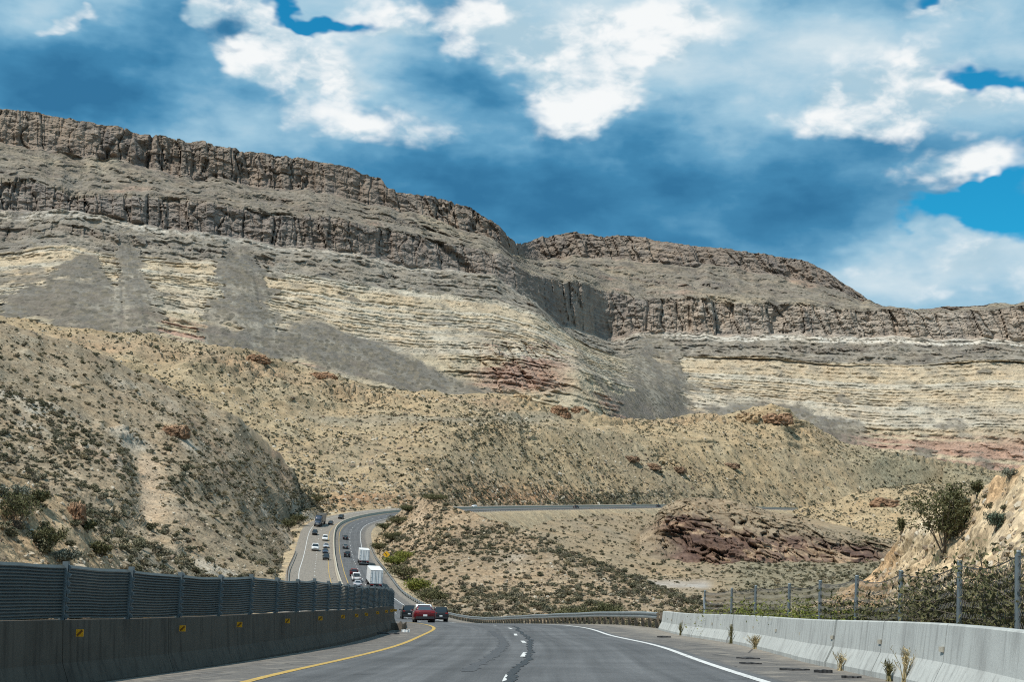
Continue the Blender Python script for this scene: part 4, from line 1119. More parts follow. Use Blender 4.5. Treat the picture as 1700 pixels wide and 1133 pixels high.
for k in range(len(pd) - 1):
    d0, d1 = pd[k], pd[k + 1]
    mb = MB()
    nseg = 9 if d0 < 50 else 4
    ph = rs.uniform(0, 6); amp = rs.choice([0.003, 0.004, 0.008, 0.014]); bow = rs.uniform(-0.02, 0.035)
    for s_ in range(NSL):
        vs = []; fs = []
        for q in range(nseg + 1):
            f = q / nseg; d = d0 + (d1 - d0) * f
            i = near_i(d); r = Vector(rgt[i])
            tp = tops[k] * (1 - f) + tops[k + 1] * f
            z = 0.035 + (tp - 0.06) * (s_ + 0.5) / NSL + amp * math.sin(f * math.pi * 2 + ph + s_ * 0.12) * math.sin(f * math.pi) - 0.010 * math.sin(f * math.pi)
            p = scr_pt(d, z) + r * bow * math.sin(f * math.pi) * math.sin((s_ + 1) / NSL * math.pi)
            pit = SH / NSL
            # an angled louvre with a rolled lip
            vs += [p - r * 0.012 + Vector((0, 0, pit * 0.46)), p + r * 0.046 - Vector((0, 0, pit * 0.40)), p + r * 0.046 - Vector((0, 0, pit * 0.56)), p - r * 0.020 + Vector((0, 0, pit * 0.30))]
        for q in range(nseg):
            for e in range(4):
                e2 = (e + 1) % 4
                fs.append((q * 4 + e, q * 4 + e2, q * 4 + 4 + e2, q * 4 + 4 + e))
        mb.add(vs, fs)
    o = child(mb, 'screen_ribs', M_SCREEN, scr)
    o['kind'] = 'stuff'

# far part of the median wall
pts, fr = path_pts(132.5, 1180, lambda d: float(np.interp(d, [132, 200], [-2.05, -1.75])), 420)
fw = MB().sweep(pts, [(a, b * 0.86) for a, b in PROF_L], fr).obj('median_wall', M_CONC_FAR)
tag(fw, 'pale concrete median wall dividing the far climbing highway', 'concrete wall')

# ------------------------------------------------------------------ precast barriers on the right
off_bar = lambda d: float(np.interp(d, [3, 8, 13, 21, 29, 43, 68], [7.9, 8.5, 8.95, 9.5, 9.65, 10.1, 10.6]))
BH = 0.84
PROF_R = [(0.30, -0.05), (0.30, 0.07), (0.19, 0.30), (0.115, BH - 0.02), (0.095, BH), (-0.095, BH), (-0.115, BH - 0.02), (-0.17, 0.36), (-0.22, 0.26), (-0.31, 0.07), (-0.31, -0.05)]
edges = [5.3] + list(9.6 + 4.3 * np.arange(0, 14))
ORD = ['nearest the camera', 'second from the camera', 'third from the camera', 'fourth from the camera', 'fifth from the camera', 'sixth from the camera', 'seventh from the camera',
       'eighth from the camera', 'ninth from the camera', 'tenth from the camera', 'fifth from the guardrail end', 'fourth from the guardrail end', 'third from the guardrail end', 'second from the guardrail end', 'joining the guardrail']
for k in range(len(edges) - 1):
    a, b = edges[k] + 0.02, edges[k + 1] - 0.02
    j0, j1 = rs.uniform(-0.02, 0.02), rs.uniform(-0.02, 0.02)
    pts, fr = path_pts(a, b, lambda d: off_bar(d) + j0 + (j1 - j0) * (d - a) / (b - a), 7)
    mb = MB().sweep(pts, PROF_R, fr)
    base = empty('concrete_barrier', tuple(np.mean(pts, 0)))
    child(mb, 'barrier_body', M_CONC, base)
    # keyed steel loop pocket at the joint
    i = near_i(a); r = Vector(rgt[i]); t = Vector(tan[i]); p = Vector(pts[0]) - r * 0.16 + Vector((0, 0, 0.52))
    pk = MB(); q = [p - r * 0.012 + t * x + Vector((0, 0, z)) for x, z in ((0.0, -0.035), (0.17, -0.03), (0.17, 0.03), (0.0, 0.035))]
    pk.add(q + [v + r * 0.05 for v in q], [(0, 1, 2, 3), (7, 6, 5, 4), (0, 4, 5, 1), (1, 5, 6, 2), (2, 6, 7, 3), (3, 7, 4, 0)])
    child(pk, 'joint_patch', M_CONC_FAR, base)
    tag(base, 'pale precast concrete barrier section on the right shoulder, ' + ORD[k], 'barrier', 'precast barriers along the right shoulder')

# ------------------------------------------------------------------ guardrails
W_BEAM = [(0.0, 0.16), (-0.03, 0.145), (-0.08, 0.11), (-0.08, 0.06), (-0.02, 0.025), (-0.02, -0.025), (-0.08, -0.06), (-0.08, -0.11), (-0.03, -0.145), (0.0, -0.16),
          (0.006, -0.15), (-0.07, -0.10), (-0.07, -0.065), (-0.012, -0.025), (-0.012, 0.025), (-0.07, 0.065), (-0.07, 0.10), (0.006, 0.15)]
post_me = MB().box(-0.08, 0.08, -0.09, 0.09, -0.5, 0.74).box(-0.20, -0.08, -0.07, 0.07, 0.42, 0.72).mesh('guardrail_post')
post_me.materials.append(M_WOOD)
post_far = MB().box(-0.09, 0.09, -0.09, 0.09, -0.6, 0.74).mesh('guardrail_post'); post_far.materials.append(M_WOOD)
def guardrail(label, segs, offf, side=1, dz=0.0):
    """segs: (d0, d1, post spacing, detailed)"""
    root = empty('guardrail', tuple(at_road(segs[0][0], offf(segs[0][0]))))
    tag(root, label, 'guardrail')
    inv = parent_mat(root).inverted()
    d0, d1 = segs[0][0], segs[-1][1]
    n = max(8, int((d1 - d0) / 2.2))
    pts, fr = path_pts(d0, d1, offf, n)
    pts = [Vector(p) + Vector((0, 0, 0.58 + dz + 0.012 * math.sin(k * 0.9))) - f[0] * 0.2 * side for k, (p, f) in enumerate(zip(pts, fr))]
    child(MB().sweep(pts, [(a * side, b) for a, b in W_BEAM], fr), 'rail', M_RAIL, root)
    for a, b, sp, det in segs:
        i0, i1 = near_i(a), near_i(b)
        s = i0
        while s <= i1:
            o = link('post', post_me if det else post_far, None, root)
            p = on_road(s, offf(rd[min(int(s), NR - 1), 1]))
            f = frame_at(min(int(s), NR - 1))[0] * side
            m = Matrix(((f.x, -f.y, 0, p[0]), (f.y, f.x, 0, p[1]), (0, 0, 1, p[2] + dz), (0, 0, 0, 1)))
            o.matrix_parent_inverse = inv
            o.matrix_basis = m
            s += sp
    return root
guardrail('steel guardrail on timber posts curving left beyond the right barriers', [(68.6, 210, 2.0, True), (211, 470, 4.0, False)], lambda d: float(np.interp(d, [68, 90, 480], [10.85, 10.5, 10.2])))
guardrail('steel guardrail on the outer edge of the oncoming carriageway', [(285, 425, 4.0, False)], lambda d: -13.1, -1, -0.22)
guardrail('guardrail along the valley side of the far highway bench', [(700, 1022, 4.0, False)], lambda d: 10.7)
guardrail('short guardrail of the far highway beyond the dark rock wall', [(1120, 1215, 5.0, False)], lambda d: 10.7)

# ------------------------------------------------------------------ chain-link fence on the right
fen = empty('chain_link_fence', tuple(at_road(30, 11.1)))
tag(fen, 'sagging chain-link fence on round grey posts behind the right barriers', 'fence')
fd = [13.5, 17.2, 21.0, 24.7, 28.8, 32.8, 36.5, 40.7, 45.0, 49.5, 55.5]
FH = [1.82, 1.82, 1.84, 1.80, 1.76, 1.76, 1.72, 1.70, 1.72, 1.70, 1.70]
off_f = lambda d: float(np.interp(d, [10, 21, 55], [11.0, 10.95, 10.75]))
fp = []
for d, h in zip(fd, FH):
    b = Vector(at_road(d, off_f(d), -0.1)); ln = Vector((rs.uniform(0.0, 0.05), rs.uniform(-0.03, 0.03), 0))
    fp.append((b, b + Vector((0, 0, h + 0.1)) + ln))
    mb = MB().tube([b - Vector((0, 0, 0.3)), b + Vector((0, 0, h + 0.1)) + ln], 0.043, 12)
    mb.tube([b + Vector((0, 0, h + 0.1)) + ln, b + Vector((0, 0, h + 0.125)) + ln], [0.050, 0.030], 12)
    child(mb, 'post', M_POST, fen, smooth=False)
b, t_ = fp[-1]; nx = fp[-2][0] - b
child(MB().tube([b + nx * 0.10 - Vector((0, 0, .2)), t_ - Vector((0, 0, 0.25))], 0.03, 8), 'brace', M_POST, fen)
child(MB().tube([b + nx.normalized() * 0.55 + Vector((0, 0, -.2)), b + nx.normalized() * 0.02 + Vector((0, 0, 1.55))], 0.028, 8), 'brace', M_SILV, fen)
for k in range(len(fp) - 1):
    (b0_, t0_), (b1_, t1_) = fp[k], fp[k + 1]
    sag = rs.uniform(0.06, 0.13); L = (b1_ - b0_).length
    def top_at(f, sag=sag, t0_=t0_, t1_=t1_):
        return t0_.lerp(t1_, f) - Vector((0, 0, 0.06 + sag * math.sin(f * math.pi)))
    def bot_at(f, b0_=b0_, b1_=b1_):
        return b0_.lerp(b1_, f) + Vector((0, 0, 0.08))
    child(MB().tube([top_at(f) for f in np.linspace(0, 1, 11)], 0.010, 5), 'top_wire', M_WIRE, fen)
    nrm = (b1_ - b0_).cross(Vector((0, 0, 1))).normalized()
    cell = 0.085
    nw = int(L / cell * 1.0); nh = int(1.65 / cell)
    mb = MB(); rw = 0.0045 if fd[k] < 35 else 0.0032
    bulge = rs.uniform(0.02, 0.09); seedp = rs.uniform(0, 6)
    for w in range(nw):
        vs = []; fs = []
        for h in range(nh + 1):
            f = min(max((w + 0.5 + (0.5 if h % 2 else -0.5)) / nw, 0), 1); g_ = h / nh
            p = bot_at(f).lerp(top_at(f), g_) + nrm * bulge * math.sin(f * math.pi) * math.sin(g_ * 3 + seedp)
            ax = (b1_ - b0_).normalized() * rw; az_ = nrm * rw
            vs += [p + ax, p - ax * 0.5 + az_, p - ax * 0.5 - az_]
        for h in range(nh):
            for e in range(3):
                e2 = (e + 1) % 3
                fs.append((h * 3 + e, h * 3 + e2, h * 3 + 3 + e2, h * 3 + 3 + e))
        mb.add(vs, fs)
    child(mb, 'wire_mesh', M_WIRE, fen)['kind'] = 'stuff'

# ------------------------------------------------------------------ curve warning sign
def make_sign():
    d = 392; i = near_i(d); b = Vector(at_road(d, 12.1, -0.4))
    root = empty('warning_sign', tuple(b)); tag(root, 'amber diamond curve warning sign on a post at the bend', 'road sign')
    face = (Vector(CAM) - b); face.z = 0; face.normalize(); r = Vector((-face.y, face.x, 0)); up = Vector((0, 0, 1))
    child(MB().tube([b - up * 0.3, b + up * 3.9], 0.045, 8), 'post', M_POST, root)
    c = b + up * 3.1 + face * 0.06; s = 0.98
    q = [c + up * s, c + r * s, c - up * s, c - r * s]
    plate = child(MB().add(q + [v - face * 0.02 for v in q], [(3, 2, 1, 0), (4, 5, 6, 7), (0, 1, 5, 4), (1, 2, 6, 5), (2, 3, 7, 6), (3, 0, 4, 7)]), 'plate', M_SIGN, root)
    ar = MB()
    def strip(pts, w):
        P_ = [c + face * 0.012 + r * x + up * z for x, z in pts]
        for a_, b_ in zip(P_[:-1], P_[1:]):
            sd_ = (b_ - a_).cross(face).normalized() * w
            v = [a_ - sd_, a_ + sd_, b_ + sd_, b_ - sd_]
            ar.add(v + [k + face * 0.006 for k in v], [(3, 2, 1, 0), (4, 5, 6, 7), (0, 1, 5, 4), (1, 2, 6, 5), (2, 3, 7, 6), (3, 0, 4, 7)])
    strip([(0.10, -0.5), (0.10, -0.12), (-0.02, 0.08), (-0.22, 0.2)], 0.075)
    hd = [c + face * 0.015 + r * x + up * z for x, z in ((-0.10, 0.42), (-0.42, 0.26), (-0.22, -0.02))]
    ar.add(hd + [k + face * 0.006 for k in hd], [(0, 1, 2), (5, 4, 3), (0, 3, 4, 1), (1, 4, 5, 2), (2, 5, 3, 0)])
    child(ar, 'arrow', M_TRIM, plate)
make_sign()

# ------------------------------------------------------------------ vehicles (local: +Y forward, ground at z = 0)
MESHES = {}
def shared(key, build, mat):
    k = (key, mat.name)
    if k not in MESHES:
        me = build(); me.materials.append(mat); MESHES[k] = me
    return MESHES[k]

def body_loft(sections):
    """sections: (y, half width, z low, z top, crown)"""
    mb = MB(); n = 0; vs = []; fs = []
    for y, hw, zl, zt, cr in sections:
        h = zt - zl
        half = [(hw * 0.80, zl), (hw * 0.95, zl + h * 0.08), (hw, zl + h * 0.28), (hw * 1.0, zl + h * 0.60), (hw * 0.965, zl + h * 0.88), (hw * 0.86, zt), (hw * 0.45, zt + cr * 0.8)]
        ring = half + [(0, zt + cr)] + [(-x, z) for x, z in reversed(half)]
        n = len(ring)
        vs += [(x, y, z) for x, z in ring]
    k = len(sections)
    for i in range(k - 1):
        for j in range(n):
            j2 = (j + 1) % n
            fs.append((i * n + j, i * n + n + j, i * n + n + j2, i * n + j2))
    fs.append(tuple(range(n))); fs.append(tuple((k - 1) * n + j for j in reversed(range(n))))
    mb.add(vs, fs)
    return mb.mesh('body', smooth=True)

def cabin_pts(c):
    (yr0, yr1, yf1, yf0, hb, ht, zb, zt) = c
    return dict(rl=(-hb * .97, yr0, zb), rr=(hb * .97, yr0, zb), fl=(-hb, yf0, zb), fr=(hb, yf0, zb), trl=(-ht, yr1, zt), trr=(ht, yr1, zt), tfl=(-ht, yf1, zt), tfr=(ht, yf1, zt))
def cabin_mesh(c):
    p = cabin_pts(c)
    bm = bmesh.new()
    v = {k: bm.verts.new(x) for k, x in p.items()}
    for f in (('rl', 'rr', 'trr', 'trl'), ('fr', 'fl', 'tfl', 'tfr'), ('rr', 'fr', 'tfr', 'trr'), ('fl', 'rl', 'trl', 'tfl'), ('trl', 'trr', 'tfr', 'tfl'), ('rl', 'fl', 'fr', 'rr')):
        bm.faces.new([v[k] for k in f])
    bmesh.ops.recalc_face_normals(bm, faces=bm.faces)
    bmesh.ops.bevel(bm, geom=[e for e in bm.edges if min(w.co.z for w in e.verts) > c[6] + 0.01 or abs(e.verts[0].co.z - e.verts[1].co.z) > 0.1], offset=0.09, segments=3, affect='EDGES', profile=0.5)
    me = bpy.data.meshes.new('cabin'); bm.to_mesh(me); bm.free()
    me.polygons.foreach_set('use_smooth', [True] * len(me.polygons))
    return me
def quad_panel(q, a0, a1, b0, b1, off=0.012, th=0.01):
    """inset panel on a quad q = (bl, br, tr, tl)"""
    bl, br, tr, tl = [Vector(x) for x in q]
    def pt(a, b): return bl.lerp(br, a).lerp(tl.lerp(tr, a), b)
    n = (br - bl).cross(tl - bl).normalized()
    v = [pt(a0, b0), pt(a1, b0), pt(a1, b1), pt(a0, b1)]
    return MB().add([x + n * off for x in v] + [x + n * (off - th) for x in v], [(0, 1, 2, 3), (7, 6, 5, 4), (0, 4, 5, 1), (1, 5, 6, 2), (2, 6, 7, 3), (3, 7, 4, 0)])

KIND = {
    'sedan': dict(sec=[(-2.33, .66, .42, .78, .0), (-2.27, .80, .30, .93, .01), (-2.0, .87, .24, 1.0, .02), (-1.3, .91, .2, .98, .03), (0, .92, .18, .95, .03), (1.2, .91, .2, .93, .03), (1.9, .88, .22, .84, .03), (2.25, .80, .26, .72, .02), (2.36, .62, .34, .62, .0)],
                  cab=(-1.80, -1.05, .35, 1.15, .80, .58, .93, 1.43), wy=(-1.38, 1.42), wr=.33, tw=.80, lz=.80, hz=.66, L=2.33, F=2.30, bz=.46),
    'suv': dict(sec=[(-2.32, .78, .48, 1.00, .0), (-2.27, .90, .36, 1.10, .01), (-1.9, .95, .28, 1.12, .02), (-1.2, .97, .26, 1.10, .02), (0, .97, .26, 1.08, .02), (1.1, .96, .27, 1.07, .04), (1.9, .93, .30, 1.00, .04), (2.28, .84, .36, .88, .02), (2.38, .66, .45, .75, .0)],
                cab=(-2.22, -1.85, .30, 1.15, .90, .72, 1.06, 1.74), wy=(-1.42, 1.45), wr=.38, tw=.84, lz=1.02, hz=.84, L=2.32, F=2.30, bz=.56),
    'pickup': dict(sec=[(-2.85, .86, .58, 1.08, .0), (-2.80, .95, .50, 1.12, .0), (-2.0, .99, .42, 1.13, .0), (-0.9, 1.0, .40, 1.13, .0), (0, 1.0, .40, 1.13, .01), (1.3, .99, .40, 1.13, .05), (2.2, .97, .42, 1.12, .05), (2.75, .92, .45, 1.05, .03), (2.90, .80, .52, .95, .0)],
                   cab=(-0.85, -0.72, .75, 1.45, .93, .76, 1.12, 1.90), wy=(-1.75, 1.85), wr=.41, tw=.86, lz=.98, hz=.92, L=2.85, F=2.84, bz=.62),
    'coupe': dict(sec=[(-2.36, .72, .42, .84, .0), (-2.28, .86, .30, .98, .02), (-1.9, .93, .24, 1.02, .03), (-1.2, .95, .2, .99, .03), (0, .94, .18, .93, .03), (1.2, .93, .2, .91, .04), (1.9, .90, .22, .83, .04), (2.25, .80, .26, .72, .02), (2.36, .62, .34, .62, .0)],
                  cab=(-1.75, -0.62, .15, 1.05, .82, .55, .94, 1.38), wy=(-1.38, 1.42), wr=.345, tw=.82, lz=.86, hz=.66, L=2.34, F=2.30, bz=.46),
}
def make_vehicle(name, kind, pm, mat4, label, cat, group=None, detail=True):
    K = KIND[kind]
    root = empty(name); root.matrix_basis = mat4
    tag(root, label, cat, group)
    def part(nm, key, build, mat, par=root):
        return link(nm, shared((kind, key), build, mat), None, par)
    part('body', 'body', lambda: body_loft(K['sec']), pm)
    cab = part('cabin', 'cabin', lambda: cabin_mesh(K['cab']), pm)
    p = cabin_pts(K['cab'])
    part('rear_window', 'rw', lambda: quad_panel((p['rl'], p['rr'], p['trr'], p['trl']), .10, .90, .10, .88).mesh('rear_window'), M_GLASS, cab)
    part('windscreen', 'ws', lambda: quad_panel((p['fr'], p['fl'], p['tfl'], p['tfr']), .07, .93, .08, .90).mesh('windscreen'), M_GLASS, cab)
    for sgn in (1, -1):
        q = (p['rr'], p['fr'], p['tfr'], p['trr']) if sgn > 0 else (p['fl'], p['rl'], p['trl'], p['tfl'])
        for a0, a1, nn in ((.14, .49, 'a'), (.53, .86, 'b')):
            part('side_window', 'sw%d%s' % (sgn, nn), lambda q=q, a0=a0, a1=a1: quad_panel(q, a0, a1, .12, .86).mesh('side_window'), M_GLASS, cab)
        for wy in K['wy']:
            w = part('wheel', 'wh%d%.1f' % (sgn, wy), lambda sgn=sgn, wy=wy: MB().cyl_x(sgn * (K['tw'] - .20) if sgn > 0 else -(K['tw'] + .05), sgn * (K['tw'] + .05) if sgn > 0 else -(K['tw'] - .20), wy, K['wr'], K['wr'], 24).mesh('wheel'), M_DARK)
            part('rim', 'ri%d%.1f' % (sgn, wy), lambda sgn=sgn, wy=wy: MB().cyl_x(sgn * (K['tw'] + .045), sgn * (K['tw'] + .066), wy, K['wr'], K['wr'] * .62, 14).mesh('rim'), M_RIM, w)
        part('tail_light', 'tl%d' % sgn, lambda sgn=sgn: MB().box(*sorted((sgn * K['tw'] * .98, sgn * K['tw'] * .62)), -K['L'] - .03, -K['L'] + .22, K['lz'] - .07, K['lz'] + .06).mesh('tail_light'), M_TAIL)
        part('headlight', 'hl%d' % sgn, lambda sgn=sgn: MB().box(*sorted((sgn * K['tw'] * .95, sgn * K['tw'] * .55)), K['F'] - .30, K['F'] + .0, K['hz'] - .06, K['hz'] + .06).mesh('headlight'), M_HEAD)
        part('mirror', 'mi%d' % sgn, lambda sgn=sgn: MB().box(*sorted((sgn * (K['cab'][4] + .02), sgn * (K['cab'][4] + .22))), K['cab'][3] - .38, K['cab'][3] - .28, K['cab'][6] + .02, K['cab'][6] + .16).mesh('mirror'), pm)
    part('bumper', 'bu', lambda: MB().box(-K['tw'] * .95, K['tw'] * .95, -K['L'] - .05, -K['L'] + .2, K['bz'] - .16, K['bz'] + .04).mesh('bumper'), M_TRIM)
    part('grille', 'gr', lambda: MB().box(-K['tw'] * .5, K['tw'] * .5, K['F'] - .15, K['F'] + .07, K['hz'] - .22, K['hz'] - .02).mesh('grille'), M_TRIM)
    part('number_plate', 'np', lambda: MB().box(-.17, .17, -K['L'] - .075, -K['L'] - .04, K['bz'] + .05, K['bz'] + .21).mesh('number_plate'), M_PLATE)
    if kind == 'pickup':
        part('cargo_bed', 'bed', lambda: MB().box(-.86, .86, -2.7, -.98, 1.132, 1.15).mesh('cargo_bed'), M_TRIM)
    return root

def road_mat(d, off, flip=False, scale=1.0, up=0.0):
    up = up - (0.22 if off < -3.4 else 0.0)
    i = near_i(d); t = Vector(tan[i]); r = Vector(RIGHT[i]).normalized()
    if flip: t = -t; r = -r
    n = r.cross(t).normalized(); r = t.cross(n).normalized()
    p = at_road(d, off, 0.008 + up)
    m = Matrix(((r.x, t.x, n.x, p[0]), (r.y, t.y, n.y, p[1]), (r.z, t.z, n.z, p[2]), (0, 0, 0, 1)))
    return m @ Matrix.Diagonal((scale, scale, scale, 1))
BLACK = paint('black', (0.007, 0.008, 0.009)); RED = paint('red', (0.105, 0.003, 0.006)); WHITE = paint('white', (0.70, 0.71, 0.71), 0.0); SILVER = paint('silver', (0.42, 0.44, 0.47), 0.5)
NAVY = paint('navy', (0.030, 0.045, 0.075)); GREY = paint('grey', (0.10, 0.105, 0.11)); CHAR = paint('charcoal', (0.014, 0.015, 0.017))
make_vehicle('suv', 'suv', BLACK, road_mat(186, off_of(677, 186)), 'dark SUV left of the near red car, half hidden by the median wall', 'car')
make_vehicle('coupe', 'coupe', RED, road_mat(124, off_of(703, 124)), 'shiny red car seen from behind, nearest on the road', 'car')
make_vehicle('suv', 'suv', CHAR, road_mat(173, off_of(729, 173)), 'dark SUV just right of the red car beside the guardrail', 'car')
make_vehicle('suv', 'suv', WHITE, road_mat(143, off_of(701, 143)), 'white car whose roof shows above the near red car', 'car')
G1 = 'cars climbing away on the right carriageway'; G2 = 'oncoming cars on the left carriageway'; G3 = 'distant vehicles on the far highway bench'
for nm, kind, pm, d, px, lab in [
        ('sedan', 'sedan', SILVER, 305, 593, 'silver sedan behind the white pickup on the climbing road'),
        ('pickup', 'pickup', WHITE, 318, 591, 'white pickup between a red car and a silver sedan'),
        ('hatchback', 'suv', RED, 331, 587, 'dark red car ahead of the white pickup on the climbing road'),
        ('suv', 'suv', BLACK, 420, 576, 'black SUV level with the upper white trailer in the left lane'),
        ('sedan', 'sedan', GREY, 457, 573, 'grey car second from the top on the right carriageway'),
        ('sedan', 'sedan', CHAR, 489, 573, 'dark car farthest up the right carriageway before the bend')]:
    make_vehicle(nm, kind, pm, road_mat(d, off_of(px, d)), lab, 'car' if kind != 'pickup' else 'pickup', G1)
for nm, kind, pm, d, px, sc_, lab in [
        ('suv', 'suv', BLACK, 401, 541, 1, 'black oncoming SUV lowest in the column beside the median wall'),
        ('sedan', 'sedan', NAVY, 434, 540, 1, 'dark blue oncoming car second from the bottom beside the median wall'),
        ('sedan', 'sedan', SILVER, 457, 541, 1, 'silver oncoming car below the white SUV'),
        ('suv', 'suv', WHITE, 482, 539.5, 1.02, 'white oncoming SUV beside the median wall'),
        ('pickup', 'pickup', WHITE, 443, 523, 1.15, 'big white oncoming pickup in the outer lane'),
        ('suv', 'suv', CHAR, 499, 522.5, 1, 'dark oncoming car behind the big white pickup'),
        ('sedan', 'sedan', CHAR, 550, 549, 1, 'dark oncoming car beside the truck at the bend'),
        ('suv', 'suv', BLACK, 588, 566, 1, 'dark oncoming car topmost on the bend')]:
    make_vehicle(nm, kind, pm, road_mat(d, off_of(px, d), True, sc_), lab, 'car' if kind != 'pickup' else 'pickup', G2)
for nm, kind, pm, d, off, fl, lab in [
        ('sedan', 'sedan', WHITE, 790, -8.5, True, 'white speck of a car leftmost on the far highway bench'),
        ('pickup', 'pickup', BLACK, 908, 4.0, False, 'dark vehicle midway along the far highway bench'),
        ('suv', 'suv', CHAR, 1003, -7.0, True, 'dark car left of a pair where the far highway meets the rock'),
        ('suv', 'suv', BLACK, 1016, 4.0, False, 'dark car right of a pair where the far highway meets the rock'),
        ('suv', 'suv', BLACK, 1186, 4.0, False, 'dark car on the far road stub beyond the rock wall')]:
    make_vehicle(nm, kind, pm, road_mat(d, off, fl), lab, 'car', G3)

def make_semi(d, px, label, flip=False, body=None, cabcol=None):
    body = body or M_TRAILER; cabcol = cabcol or WHITE
    root = empty('semi_truck'); root.matrix_basis = road_mat(d, off_of(px, d), flip); tag(root, label, 'truck')
    def part(nm, key, build, mat, par=root): return link(nm, shared(('semi', key), build, mat), None, par)
    tr = part('trailer', 'tr', lambda: MB().box(-1.30, 1.30, 0.0, 14.2, 1.18, 4.05).mesh('trailer'), body)
    for sgn in (-1, 1):
        dr = part('rear_door', 'rd%d' % sgn, lambda sgn=sgn: MB().box(*sorted((sgn * .035, sgn * 1.20)), -.06, -.03, 1.30, 3.90).mesh('rear_door'), body, tr)
        for x in (.32, .95):
            part('lock_rod', 'lr%d%.1f' % (sgn, x), lambda sgn=sgn, x=x: MB().tube([(sgn * x, -.085, 1.26), (sgn * x, -.085, 3.95)], .03, 6).mesh('lock_rod'), M_SILV, tr)
        for z in (1.7, 2.5, 3.4):
            part('hinge', 'hg%d%.1f' % (sgn, z), lambda sgn=sgn, z=z: MB().box(*sorted((sgn * 1.02, sgn * 1.31)), -.075, -.05, z - .05, z + .05).mesh('hinge'), M_SILV, tr)
        part('tail_light', 'tl%d' % sgn, lambda sgn=sgn: MB().box(*sorted((sgn * .55, sgn * 1.2)), -.04, .1, .98, 1.12).mesh('tail_light'), M_TAIL)
        part('mud_flap', 'mf%d' % sgn, lambda sgn=sgn: MB().box(*sorted((sgn * .62, sgn * 1.25)), .32, .35, .22, 1.1).mesh('mud_flap'), M_DARK)
        for y in (1.0, 2.3, 12.2, 13.5, 17.6):
            w = part('wheel', 'w%d%.1f' % (sgn, y), lambda sgn=sgn, y=y: MB().cyl_x(*(sorted((sgn * .66, sgn * 1.26))), y, .51, .51, 20).mesh('wheel'), M_DARK)
            part('rim', 'r%d%.1f' % (sgn, y), lambda sgn=sgn, y=y: MB().cyl_x(*(sorted((sgn * 1.25, sgn * 1.275))), y, .51, .3, 14).mesh('rim'), M_RIM, w)
    part('door_seal', 'ds', lambda: MB().box(-1.25, 1.25, -.03, -.002, 1.25, 3.95).mesh('door_seal'), M_TRIM, tr)
    part('marker_strip', 'mk', lambda: MB().box(-1.28, 1.28, -.012, .02, 3.965, 4.04).mesh('marker_strip'), M_SILV, tr)
    part('rear_guard', 'rg', lambda: MB().box(-1.15, 1.15, -.02, .08, .50, .62).box(-.65, -.55, -.0, .08, .62, 1.18).box(.55, .65, 0, .08, .62, 1.18).mesh('rear_guard'), M_SILV)
    part('chassis', 'ch', lambda: MB().box(-.5, .5, .2, 13.9, .85, 1.17).box(-.45, .45, 13.0, 19.0, .62, .95).mesh('chassis'), M_TRIM)
    cb = part('cab', 'cb', lambda: body_loft([(14.9, 1.10, 1.0, 3.7, .1), (15.1, 1.22, .8, 3.8, .1), (16.6, 1.22, .75, 3.6, .1), (17.1, 1.2, .75, 2.9, .05), (17.4, 1.12, .7, 2.1, .05), (18.9, .98, .65, 1.85, .05), (19.2, .85, .7, 1.6, 0)]), cabcol)
    part('windscreen', 'ws', lambda: MB().add([(-.95, 17.46, 2.15), (.95, 17.46, 2.15), (.9, 17.12, 2.85), (-.9, 17.12, 2.85), (-.95, 17.40, 2.15), (.95, 17.40, 2.15), (.9, 17.06, 2.85), (-.9, 17.06, 2.85)],
         [(0, 1, 2, 3), (7, 6, 5, 4), (0, 4, 5, 1), (1, 5, 6, 2), (2, 6, 7, 3), (3, 7, 4, 0)]).mesh('windscreen'), M_GLASS, cb)
    part('grille', 'gl', lambda: MB().box(-.55, .55, 19.1, 19.24, .85, 1.5).mesh('grille'), M_SILV, cb)
    for sgn in (-1, 1):
        part('headlight', 'hd%d' % sgn, lambda sgn=sgn: MB().box(*sorted((sgn * .66, sgn * .95)), 18.9, 19.15, 1.0, 1.2).mesh('headlight'), M_HEAD, cb)
        part('exhaust_stack', 'ex%d' % sgn, lambda sgn=sgn: MB().tube([(sgn * 1.15, 14.7, 1.2), (sgn * 1.15, 14.7, 4.0)], .08, 8).mesh('exhaust_stack'), M_SILV, cb)
    return root
make_semi(300, 624, 'white box trailer of the nearer truck climbing in the right lane')
make_semi(379, 604, 'white box trailer of the farther truck climbing before the bend')
make_semi(551, 535, 'dark semi truck coming down the outer lane at the bend', True, CHAR, NAVY)

# ------------------------------------------------------------------ plants and stones
def mat_leaf(name, stops, trans=0.0):
    m, g, b = new_mat(name)
    oi = g.n('ShaderNodeObjectInfo')
    ramp = g.n('ShaderNodeValToRGB'); ramp.color_ramp.interpolation = 'LINEAR'
    els = ramp.color_ramp.elements
    while len(els) < len(stops): els.new(0.5)
    for e, (p, c) in zip(els, stops):
        e.position = p; e.color = c4(c)
    g.put(ramp.inputs[0], oi.outputs['Random'])
    geo = g.n('ShaderNodeNewGeometry')
    n = g.noise(geo.outputs['Position'], 9.0, 3, 0.6)
    col = g.mix(1.0, ramp.outputs[0], g.mr(n, 0.25, 0.75, 0.6, 1.45, False), 'MULTIPLY')
    g.put(b.inputs['Base Color'], col)
    b.inputs['Roughness'].default_value = 0.8; b.inputs['Specular IOR Level'].default_value = 0.15
    return m
M_SHRUB = mat_leaf('desert shrub leaves', [(0.0, (0.085, 0.082, 0.048)), (0.3, (0.135, 0.128, 0.080)), (0.55, (0.180, 0.168, 0.120)), (0.75, (0.135, 0.112, 0.076)), (0.9, (0.26, 0.215, 0.130)), (1.0, (0.30, 0.25, 0.16))])
